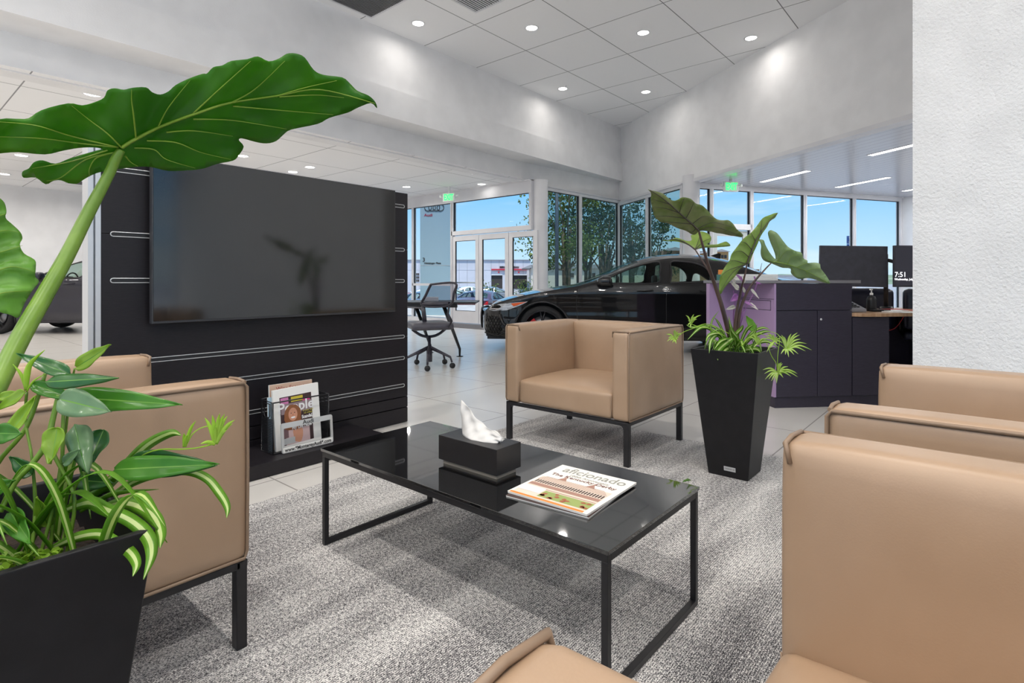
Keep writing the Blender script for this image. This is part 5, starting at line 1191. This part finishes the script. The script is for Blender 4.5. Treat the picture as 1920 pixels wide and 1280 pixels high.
    for cx_ in (FW, RW):
        for s_ in (-1,1):
            Mw = Matrix.Translation((cx_, s_*.79, WR)) @ Matrix.Rotation(-s_*PI/2,4,'X')
            g = MB(); g.lathe([(.25,-.1),(.30,-.11),(.328,-.095),(.335,-.05),(.335,.05),(.328,.095),(.30,.112),(.262,.10),(.25,.09)], 40, Mw); wo = g.build('wheel', rubber, t)
            g = MB(); g.lathe([(.255,-.09),(.24,-.02),(.235,.05),(.25,.095),(.262,.104),(.256,.085)], 40, Mw)
            for k in range(5):
                for o_ in (-.13,.13):
                    a = 2*PI*k/5+.3; g.tube([Mw @ Vector((.045*math.cos(a),.045*math.sin(a),.08)), Mw @ Vector((.15*math.cos(a+o_*.6),.15*math.sin(a+o_*.6),.088)), Mw @ Vector((.252*math.cos(a+o_),.252*math.sin(a+o_),.092))], [.02,.013,.012], 6, flat=.8)
            g.lathe([(0,.096),(.035,.096),(.06,.085),(.065,.06)], 20, Mw); g.build('rim', rim, wo)
            g = MB(); g.lathe([(.06,.02),(.185,.02),(.185,.035),(.06,.035)], 32, Mw); g.build('brake_disc', steel, wo)
            g = MB(); g.add([(r_*math.cos(a),r_*math.sin(a),z) for z in (.0,.07) for r_, a in [(.12,-.5),(.195,-.55),(.205,-.2),(.205,.1),(.195,.5),(.12,.45)]], [(0,1,2,3,4,5),(11,10,9,8,7,6)]+[(i,(i+1)%6,6+(i+1)%6,6+i) for i in range(6)], Mw @ Matrix.Rotation(-s_*2.6 if False else PI*.5-s_*1.2,4,'Z')); g.build('brake_caliper', cal, wo)
    if not detail: return t
    chrome = MATS.get('bright_trim') or mat('bright_trim', (200,200,205), .15, .9)
    def on(x, z, s_, o_=.003): return (x, s_*(yside(x,z)+o_), z)
    for s_ in (-1,1):
        for L in ([(1.30,.30),(1.28,.55),(1.27,.75),(1.30,.90)],[(2.47,.22),(2.48,.5),(2.48,.8),(2.50,.93)],[(3.05,.24),(3.03,.45),(3.2,.62),(3.42,.76),(3.52,.95)],[(1.3,.24),(2.0,.235),(3.05,.24)]):
            g = MB(); g.tube([on(x,z,s_,.0005) for x,z in spline(L,6)], .0035, 5); g.build('door_seam', gasket, t)
        for x in (2.10,2.92):
            g = MB(); g.tube([on(x,.875,s_,.004),on(x+.03,.876,s_,.034),on(x+.17,.88,s_,.036),on(x+.205,.881,s_,.004)], [.012,.013,.013,.011], 8, flat=.7); g.build('door_handle', paint, t)
        # mirror
        c = Vector(on(1.66,.99,s_,.10)); g = MB(); g.tube([c+Vector((.10,-s_*.05,-.045)),c+Vector((.04,0,-.02))], .02, 6)
        vs = []; g2 = MB(); g2.smooth = True
        puffy(g2, (c.x-.08,c.y-.09,c.z-.05),(c.x+.09,c.y+.10,c.z+.075), .05, (.03,0,0,0,0,.01), 8); mo = g2.build('mirror', paint, t, fix=True); g.build('mirror_foot', blackmetal, mo)
        # headlight
        H = [(.03,.60),(.10,.585),(.30,.60),(.48,.665),(.60,.725),(.42,.712),(.20,.685),(.06,.655)]
        g = MB(); g.smooth = True; g.add([on(x,z,s_,.006) for x,z in H]+[on(.26,.645,s_,.012)], [(i,(i+1) % 8,8) for i in range(8)]); hl = g.build('headlight', MATS.get('lamp_glass') or mat('lamp_glass', (188,192,198), .12, .3, coat=1), t)
        g = MB(); g.add([on(x,z,s_,.014) for x,z in ((.40,.655),(.50,.69),(.58,.72),(.46,.708),(.36,.695))], [(0,1,2,3,4)]); g.build('indicator', MATS.get('amber') or mat('amber', (216,92,40), .3), hl)
        g = MB(); g.add([on(x,z,s_,.012) for x,z in ((.05,.61),(.2,.612),(.33,.635),(.2,.625),(.06,.622))], [(0,1,2,3,4)]); g.build('light_bar', chrome, hl)
        # side intake
        g = MB(); Q = [(-.03,.28),(.16,.25),(.24,.40),(.2,.52),(-.02,.53)]; g.add([on(x,z,s_,.005) for x,z in Q], [(0,1,2,3,4)]); it = g.build('side_intake', gasket, t)
        g = MB()
        for i in range(5):
            for j in range(6):
                x, z = .0+.045*i+(j%2)*.022, .29+.04*j; g.tube([on(x+.022*math.cos(a),z+.024*math.sin(a),s_,.009) for a in [2*PI*k/6 for k in range(6)]], .0045, 4, closed=True)
        g.tube([on(x,z,s_,.012) for x,z in ((-.04,.27),(.17,.235),(.27,.30))], .012, 6); g.tube([on(x,z,s_,.012) for x,z in ((.2,.54),(.24,.42),(.36,.33))], .02, 6); g.build('intake_mesh', blackmetal, it)
        # tail light
        g = MB(); g.add([on(x,z,s_,.004) for x,z in ((4.2,.80),(4.5,.78),(4.52,.88),(4.3,.9))], [(0,1,2,3)]); g.build('tail_light', MATS.get('tail_red') or mat('tail_red', (150,20,24), .2), t)
    nx = lambda y, z: -.06-.10*(1-abs(y/yside(-.06,z))**2.5)*(1-.25*abs((z-.5)/.2)**2)-.006
    g = MB(); ys_ = [-.44+.88*i/10 for i in range(11)]; zz_ = [.32,.38,.44,.5,.56,.6]; g.smooth = True
    g.add([(nx(y*(1-.25*abs(z-.5)/.18), z), y*(1-.25*abs(z-.5)/.18), z) for z in zz_ for y in ys_], [(i*11+j,i*11+j+1,(i+1)*11+j+1,(i+1)*11+j) for i in range(5) for j in range(10)]); gr_ = g.build('grille', gasket, t)
    g = MB()
    for y, z in [(.375*math.cos(a), .3+.02) for a in (0,)]: pass
    g.tube([(nx(y, z)-.006, y, z) for y, z in spline([(-.34,.32),(-.44,.47),(-.36,.60),(0,.605),(.36,.60),(.44,.47),(.34,.32),(0,.315)],4)], .012, 6, closed=True)
    for k in range(4): g.tube([(nx(y, .36+.06*k)-.004, y, .36+.06*k) for y in [-.38+.76*i/8 for i in range(9)]], .005, 4)
    g.build('grille_surround', blackmetal, gr_)
    g = MB()
    for k in range(4): g.tube([(nx(0,.56)-.016, (k-1.5)*.062+.042*math.cos(a), .555+.042*math.sin(a)) for a in [2*PI*q/20 for q in range(20)]], .006, 5, closed=True)
    g.build('ring_emblem', chrome, gr_)
    # cabin
    sm_ = MATS.get('seat_black') or mat('seat_black', (36,36,38), .6)
    for sx in (1.95, 2.85):
        for s_ in (-.38,.38):
            g = MB(); puffy(g, (sx,s_-.25,.35),(sx+.5,s_+.25,.55), .05, (0,)*6, 5); g.v = g.v; puffy(g, (sx+.46,s_-.24,.45),(sx+.6,s_+.24,.95), .05, (0,)*6, 5); puffy(g, (sx+.52,s_-.11,.97),(sx+.6,s_+.11,1.1), .035, (0,)*6, 5); g.build('car_seat', sm_, t)
    g = MB(); g.box((1.35,-.75,.75),(1.75,.75,.93)); g.build('dashboard', sm_, t)
    g = MB(); g.tube([(1.86+.02*math.cos(a), -.38+.18*math.sin(a), .9+.17*math.cos(a)) for a in [2*PI*k/20 for k in range(20)]], .013, 6, closed=True); g.build('steering_wheel', sm_, t)
    g = MB(); g.add([(3.28,-.012,1.39),(3.42,-.012,1.34),(3.42,.012,1.34),(3.28,.012,1.39),(3.40,0,1.43),(3.43,0,1.42)], [(0,1,5,4),(2,3,4,5),(0,4,3),(1,2,5)]); g.build('roof_antenna', paint, t)
    return t
paint = mat('black_car_paint', (7,7,9), .3, 0, .15, coat=1.0); paint2 = mat('navy_car_paint', (26,26,40), .3, 0, .25, coat=1.0)
def place(px, d, deg, local_x=FW):
    """car with its near front wheel under the pixel column, nose pointing left; deg turns the nose towards the camera"""
    a = math.radians(deg); ux = W(math.cos(a), math.sin(a))   # tail direction
    rz = math.atan2(ux.y, ux.x); near = W((px-960)/F*d, d)
    side = Vector((-ux.y, ux.x, 0))
    if side.dot(W(0,1)) < 0: side = -side
    o = near - ux*local_x + side*.88
    return o, rz
o, rz = place(1017, 7.75, -6); CAR1 = make_car('glossy black sedan with red brake calipers parked in front of the corner windows', paint, o, rz)
o, rz = place(-10, 10.6, 2); c2 = make_car('dark navy car parked by the far white wall at the left edge', paint2, o, rz); c2.scale = (1, 1, 1.1)
t = thing('paper_tent', 'small pale folded card standing inside the side window of the navy car', 'card', D(148,514,11.0)); m = MB(); c = D(146,514,11.3); m.add([c+W(-.1,0,-.06),c+W(.06,0,-.06),c+W(.08,0,.12)], [(0,1,2)]); m.build('card_face', paper, t, world=True, solid=.002)
# ================================================================== OUTSIDE
GZ = -.8
asph = mottle(mat('asphalt', (150,150,154), .9), (136,136,140), (168,168,172), 1.5, 5); grass = mottle(mat('shrub_green', (70,104,42), .9), (50,84,32), (98,130,56), 2, 3)
m = MB()
for i in range(24):
    a, b_ = 2*PI*i/24, 2*PI*(i+1)/24; m.add([(0,0,GZ),(600*math.cos(a),600*math.sin(a),GZ),(600*math.cos(b_),600*math.sin(b_),GZ)], [(0,1,2)])
g_ = m.build('ground', asph, fix=True); g_['kind'] = 'structure'
conc = mottle(mat('pale_paving', (176,174,172), .9), (166,164,162), (188,186,184), 3, 4)
m = MB(); m.prism([tuple(v[:2]) for v in (Vector((9.42,YB,0)),Vector((9.42,7.5,0)),Cc,K,E,E+W(3,1),W(12,22),W(2,24),W(-14,26))], -.85, -.02); struct(m.build('trim_2', conc))
concb = mottle(mat('bounce_paving', (216,214,210), .9), (208,206,202), (224,222,218), 2, 4)  # unseen pale paving, added to bounce sunlight in through the added glazing
m = MB(); m.prism([(-30,-30),(14,-30),(14,-6.75),(XW-.25,-6.75),(XW-.25,YB+.2),(-30,YB+.2)], -.5, -.03); struct(m.build('added_paving', concb, fix=True))
# pylon sign
pyl = mat('pylon_blue_grey', (140,168,186), .4); c = W((819-960)/F*17,17,GZ)
t = thing('pylon_sign', 'tall blue grey pylon sign with a four ring emblem, outside the left glass', 'sign', c)
hw_ = 31/F*17; M = frame(c, W(1,-.0)-W(0,0), (0,0,1)); m = MB(); m.box((-hw_,0,-.3),(hw_,6.2,.02),M); m.box((-hw_,0,-.3),(hw_-.18,6.2,.025),M); m.build('sign_panel', pyl, t, world=True)
zz = lambda y: 1+(YH-y)*17/F-GZ; xx = lambda x: (x-819)/F*17
m = MB()
for cx_ in (803,810.5,818.5,826): m.tube([M @ Vector((xx(cx_)+.105*math.cos(a), zz(389)+.105*math.sin(a), .035)) for a in [2*PI*k/28 for k in range(28)]], .009, 6, closed=True)
m.build('ring_emblem', ink, t, world=True)
text('lettering', 'Audi', .105, M @ Matrix.Translation((xx(803.5),zz(403.5),.03)), mat('sign_red', (150,40,70), .5), t, ext=.002, bold=.003, sx=1.3)
text('lettering', '3', .16, M @ Matrix.Translation((xx(795),zz(487),.03)), ink, t, ext=.002, bold=.002, sx=1.1)
text('lettering', 'Heitzinger Plaza', .075, M @ Matrix.Translation((xx(811.5),zz(493.3),.03)), ink, t, ext=.002, bold=.002, sx=1.05)
m = MB(); m.box((-hw_,zz(497.6),.02),(hw_,zz(497),.03),M); m.build('panel_joint', alu, t, world=True)
# service building
bw_ = mottle(mat('pale_cladding', (206,206,214), .7), (198,198,206), (212,212,220), .3, 2); d_ = 95.0
t = thing('service_building', 'pale grey car service building with red stripes and open bays, across the road', 'building', W(-8,d_,GZ))
Q = lambda x: (x-960)/F*d_; Zz = lambda y: 1+(YH-y)*d_/F
MBd = frame(W(0,d_,0), W(1,0)-W(0,0), (0,0,1))
m = MB(); m.box((Q(640),GZ-1,-14),(Q(995),Zz(487.5),0),MBd); m.build('wall', bw_, t, world=True)
m = MB(); m.box((Q(640),Zz(487.5),-14),(Q(995.5),Zz(486.6),.2),MBd); m.build('parapet', mat('parapet_grey', (150,150,158), .7), t, world=True)
m = MB()
for x in range(786,996,15): m.box((Q(x)-.04,GZ,-.0),(Q(x)+.04,Zz(488),.02),MBd)
m.box((Q(640),Zz(506),0),(Q(995),Zz(506.4),.02),MBd); m.build('panel_joint', mat('joint_grey', (170,170,178), .7), t, world=True)
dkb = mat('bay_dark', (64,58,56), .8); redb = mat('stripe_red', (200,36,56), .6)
for a, b_ in ((921.5,942),(961,988)):
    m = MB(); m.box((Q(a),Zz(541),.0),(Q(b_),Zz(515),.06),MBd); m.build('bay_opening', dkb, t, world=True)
    m = MB(); m.box((Q(a),Zz(516),.06),(Q(b_),Zz(514),.3),MBd); m.build('roller_box', whitemetal, t, world=True)
m = MB(); m.box((Q(921.5),Zz(506.5),.03),(Q(988),Zz(504),.3),MBd); m.build('red_stripe', redb, t, world=True)
for x in (935,972.5): m = MB(); m.box((Q(x-1.3),Zz(511.5),.03),(Q(x+1.3),Zz(509),.2),MBd); m.build('red_square', redb, t, world=True)
text('lettering', 'SERVICE NISSAN', 3.9/F*d_*1.15, MBd @ Matrix.Translation((Q(955),Zz(500.8),.05)), ink, t, ext=.02, bold=.02, sx=1.1)
for r_ in range(3):
    for k in range(3):
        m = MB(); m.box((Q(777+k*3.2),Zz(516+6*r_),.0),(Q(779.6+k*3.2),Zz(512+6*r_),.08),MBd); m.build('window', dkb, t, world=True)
def far_building(label, x0, x1, ytop, d, wm, rm, roof='gable', wins=()):
    t = thing('building', label, 'building', W((((x0+x1)/2)-960)/F*d,d,GZ)); Mx = frame(W(0,d,0), W(1,0)-W(0,0), (0,0,1)); q = lambda x: (x-960)/F*d; z = lambda y: 1+(YH-y)*d/F
    m = MB(); m.box((q(x0),GZ-2,-10),(q(x1),z(ytop),0),Mx); m.build('wall', wm, t, world=True)
    m = MB(); e = (x1-x0)*.07; h = (x1-x0)*(.16 if roof == 'gable' else .03); m.add([(q(x0-e),z(ytop),.4),(q(x1+e),z(ytop),.4),(q((x0+x1)/2) if roof == 'gable' else q(x1),z(ytop-h),.4),(q((x0+x1)/2) if roof == 'gable' else q(x0),z(ytop-h),.4),(q(x0-e),z(ytop),-10),(q(x1+e),z(ytop),-10),(q((x0+x1)/2) if roof == 'gable' else q(x1),z(ytop-h),-10),(q((x0+x1)/2) if roof == 'gable' else q(x0),z(ytop-h),-10)], [(0,1,2,3),(4,7,6,5),(0,4,5,1),(1,5,6,2),(2,6,7,3),(3,7,4,0)], Mx); m.build('roof', rm, t, world=True)
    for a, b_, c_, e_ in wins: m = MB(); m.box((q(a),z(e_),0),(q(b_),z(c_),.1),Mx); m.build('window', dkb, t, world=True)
    return t
beige = mat('beige_render', (214,204,190), .8); brown = mat('brown_render', (150,112,82), .8); greyr = mat('grey_roof', (150,150,152), .8); tan_ = mat('ochre_render', (196,150,96), .8)
far_building('long beige building behind the tree trunks across the road', 996, 1240, 503, 84, beige, greyr, 'flat', [(1004,1008,512,518),(1070,1076,512,520),(1110,1116,512,520),(1150,1156,512,520)])
far_building('brown gabled house above the roof of the black sedan', 1243, 1286, 470, 70, brown, greyr, 'gable', [(1252,1258,474,480),(1268,1274,474,480)])
far_building('grey brown house seen between the white columns', 1299, 1329, 472, 74, brown, greyr, 'flat', [(1302,1306,476,481),(1314,1319,476,481)])
far_building('ochre house behind the leaves of the centre plant', 1336, 1366, 472, 66, tan_, greyr, 'gable', [(1352,1356,478,484),(1358,1362,478,484)])
far_building('tiny tan building on the horizon above the reception counter', 1411, 1424, 505, 90, tan_, greyr, 'flat')
far_building('low white warehouse on the horizon behind the reception counter', 1436, 1530, 518, 120, whitemetal, greyr, 'flat')
hillm = mottle(mat('hill_green', (120,138,112), .95), (104,124,98), (140,154,128), .08, 4)
m = MB(); rr = random.Random(8); N = 60; V = []
for i in range(N+1):
    a = -1.5+3.0*i/N; r_ = 480; h = 4+5*math.sin(i*.31)+3*math.sin(i*.83+1); V += [tuple(W(r_*math.sin(a), r_*math.cos(a), GZ)), tuple(W((r_+60)*math.sin(a), (r_+60)*math.cos(a), GZ+max(2,h)+4))]
m.smooth = True; m.add(V, [(2*i,2*i+2,2*i+3,2*i+1) for i in range(N)]); o = m.build('hills', hillm); o['kind'] = 'structure'
# trees
bark = mottle(mat('bark', (98,84,74), .9), (80,68,60), (116,100,88), 4, 4); fol = [leaf_mat('foliage_dark', (34,50,24), (62,82,36), .3, .6, 1.5), leaf_mat('foliage_light', (74,92,36), (108,126,52), .3, .6, 1.5)]
def tree(label, px, d, ht, cr, n_, seed, m_, trunks=1, clumps=9):
    rr = random.Random(seed); c = W((px-960)/F*d, d, GZ); t = thing('tree', label, 'tree', c); h = ht
    tr = MB(); cl = []
    for k in range(trunks):
        a = rr.uniform(0,6.28); l_ = rr.uniform(.1,.45)*(trunks > 1); top = Vector((math.cos(a)*l_, math.sin(a)*l_, h*.62))
        tr.tube([(math.cos(a)*l_*.3,math.sin(a)*l_*.3,-.1),(top.x*.6,top.y*.6,h*.3),tuple(top)], [.12,.09,.05], 8)
    for k in range(clumps):
        a = rr.uniform(0,6.28); q_ = rr.uniform(.15,.9)*cr; p = Vector((math.cos(a)*q_, math.sin(a)*q_, h*.45+rr.random()*h*.48)); cl.append((p, rr.uniform(.3,.6)*cr))
        tr.tube([(0,0,h*.35),(p.x*.5,p.y*.5,p.z*.75),tuple(p)], [.05,.03,.012], 5)
    tr.build('trunk', bark, t)
    f = MB()
    for i in range(n_):
        p, r_ = cl[rr.randrange(len(cl))]; v = Vector((rr.gauss(0,1),rr.gauss(0,1),rr.gauss(0,.8))).normalized()*r_*rr.random()**.4; c_ = p+v; e1 = Vector((rr.gauss(0,1),rr.gauss(0,1),rr.gauss(0,1))).normalized(); e2 = e1.cross(Vector((rr.gauss(0,1),rr.gauss(0,1),rr.gauss(0,1)))).normalized(); s_ = rr.uniform(.05,.1)
        f.add([c_-e1*s_,c_-e2*s_*.6,c_+e1*s_,c_+e2*s_*.6], [(0,1,2,3)])
    f.build('crown', m_, t)
tree('dense green tree right of the round column, behind the first corner window', 1062, 24, 6.6, 2.0, 3400, 1, fol[1], 3, 14)
tree('dark tree touching the window corner, with bare stems below', 1098, 27, 6.4, 1.7, 2000, 2, fol[0], 2, 11)
tree('thin-stemmed tree behind the second pane left of the window corner', 1136, 25, 5.6, 1.6, 1300, 3, fol[0], 4, 10)
tree('tree behind the pane right of the window corner', 1186, 26, 6.0, 1.8, 1700, 4, fol[0], 3, 11)
tree('tree whose branches reach past the mullion beside the big striped leaf', 1226, 28, 5.4, 1.3, 1200, 5, fol[0], 2, 9)
tree('tree just left of the round column, its leaves showing in the third door', 1016, 30, 5.6, .9, 500, 6, fol[0], 1, 7)
t = thing('light_pole', 'dark grey lamp post outside, right of the round white column', 'lamp post', W((1044-960)/F*21,21,GZ)); m = MB(); m.tube([(0,0,-.1),(0,0,6.6)], .07, 12); m.build('pole', mat('post_grey', (78,84,100), .5), t)
def bush(label, px, d, w_, h, seed, m_):
    rr = random.Random(seed); c = W((px-960)/F*d, d, GZ); t = thing('bush', label, 'bush', c); f = MB()
    for i in range(int(900*w_)):
        u_ = rr.uniform(-1,1); v = Vector((rr.gauss(0,1),rr.gauss(0,1),abs(rr.gauss(0,1)))).normalized(); c_ = W(u_*w_,0)-W(0,0)+Vector((v.x*.6,v.y*.6,v.z*h*rr.random()**.3)); e1 = Vector((rr.gauss(0,1),rr.gauss(0,1),rr.gauss(0,1))).normalized(); e2 = e1.cross(Vector((rr.gauss(0,1),rr.gauss(0,1),rr.gauss(0,1)))).normalized(); s_ = rr.uniform(.05,.1)
        f.add([c_-e1*s_,c_-e2*s_*.6,c_+e1*s_,c_+e2*s_*.6], [(0,1,2,3)])
    f.build('foliage', m_, t)
bush('low green hedge at the foot of the trees, above the sedan bonnet', 1075, 22, 1.6, 1.5, 1, fol[1]); bush('green bush beside the service building, seen in the third door', 996, 36, 1.0, 2.1, 2, fol[1]); bush('yellow green bush behind the parked cars', 914, 40, .5, 2.0, 3, fol[1])
bush('dark hedge behind the corner windows', 1170, 30, 3.0, 1.7, 4, fol[0])
# parked cars outside: cut-down copies of one simple car
pk = {'white': mat('white_car_paint', (222,224,228), .25, 0, .6, coat=1), 'silver': mat('silver_car_paint', (150,154,160), .25, .3, .6, coat=1), 'grey': mat('grey_car_paint', (92,94,100), .25, 0, .6, coat=1), 'red': mat('maroon_car_paint', (84,40,44), .25, 0, .6, coat=1)}
proto = make_car('dark grey car with red tail lights parked outside, seen in the left glass door', pk['grey'], (0,0,0), 0, detail=False, name='parked_car', group='cars parked outside')
ctail = mat('tail_lamp_red', (190,24,34), .25)
for s_ in (-1,1):
    g = MB(); g.add([(4.36,s_*.87,.78),(4.56,s_*.70,.78),(4.60,s_*.5,.80),(4.60,s_*.5,.93),(4.53,s_*.72,.94),(4.34,s_*.88,.93)], [(0,1,2,3,4,5)]); g.build('tail_light', ctail, proto, solid=.02)
first = True
def park(label, col, px, d, deg):
    global first
    o_ = proto if first else copy_tree(proto); first = False
    o_['label'] = label; o_.location = W((px-960)/F*d, d, GZ); u_ = W(math.cos(math.radians(deg)), math.sin(math.radians(deg))); o_.rotation_euler = (0,0,math.atan2(u_.y,u_.x))
    for ch in o_.children:
        if ch.name.split('.')[0] == 'body': ch.material_slots[0].link = 'OBJECT'; ch.material_slots[0].material = pk[col]
park('dark grey car with red tail lights parked outside, seen in the left glass door', 'grey', 846, 27, -105)
park('maroon-tailed dark car parked outside, seen in the middle glass door', 'red', 932, 29, -105)
park('silver car parked outside in the second row, seen in the middle glass door', 'silver', 915, 38, 200)
park('white car parked outside behind the others, seen in the middle glass door', 'white', 935, 50, 190)
park('pale car parked outside, seen in the right glass door above the sedan bonnet', 'silver', 985, 44, 185)
park('pale green-white car parked at the far left, seen in the left glass door', 'white', 872, 46, 180)
park('white car outside, seen through the rear side window of the black sedan', 'white', 1275, 34, 195)
park('silver car outside, seen through the front side window of the black sedan', 'silver', 1150, 42, 180)
# accessible parking sign
t = thing('parking_sign', 'blue accessible parking sign on a post outside the right windows', 'sign', W((1600-960)/F*15,15,GZ)); c = W((1600-960)/F*15,15,0)
blue = mat('sign_blue', (28,84,160), .4); M = frame(D(1593.5,459,14.9), W(1,0)-W(0,0), (0,0,1))
m = MB(); m.tube([c+Vector((0,0,GZ)), c+Vector((0,0,2.3))], .035, 8); m.build('post', gasket, t, world=True)
m = MB(); m.box((-.085,.03,-.004),(.085,.24,.004),M); m.box((-.085,-.15,-.004),(.085,.02,.004),M); m.build('sign_plate', blue, t, world=True)
m = MB(); m.tube([M @ Vector((-.005+.035*math.cos(a),.105+.035*math.sin(a),.006)) for a in [-2.6+3.9*k/14 for k in range(15)]], .006, 5); m.tube([M @ Vector(v) for v in ((-.012,.175,.006),(-.01,.13,.006),(.025,.128,.006),(.04,.08,.006),(.055,.085,.006))], .007, 5); m.disc((-.014,.195,.006), .012, 12, 'z', M); m.build('wheelchair_symbol', paper, t, world=True)
text('lettering', 'PARKING\nONLY', .035, M @ Matrix.Translation((0,-.06,.005)), paper, t, ext=.001)
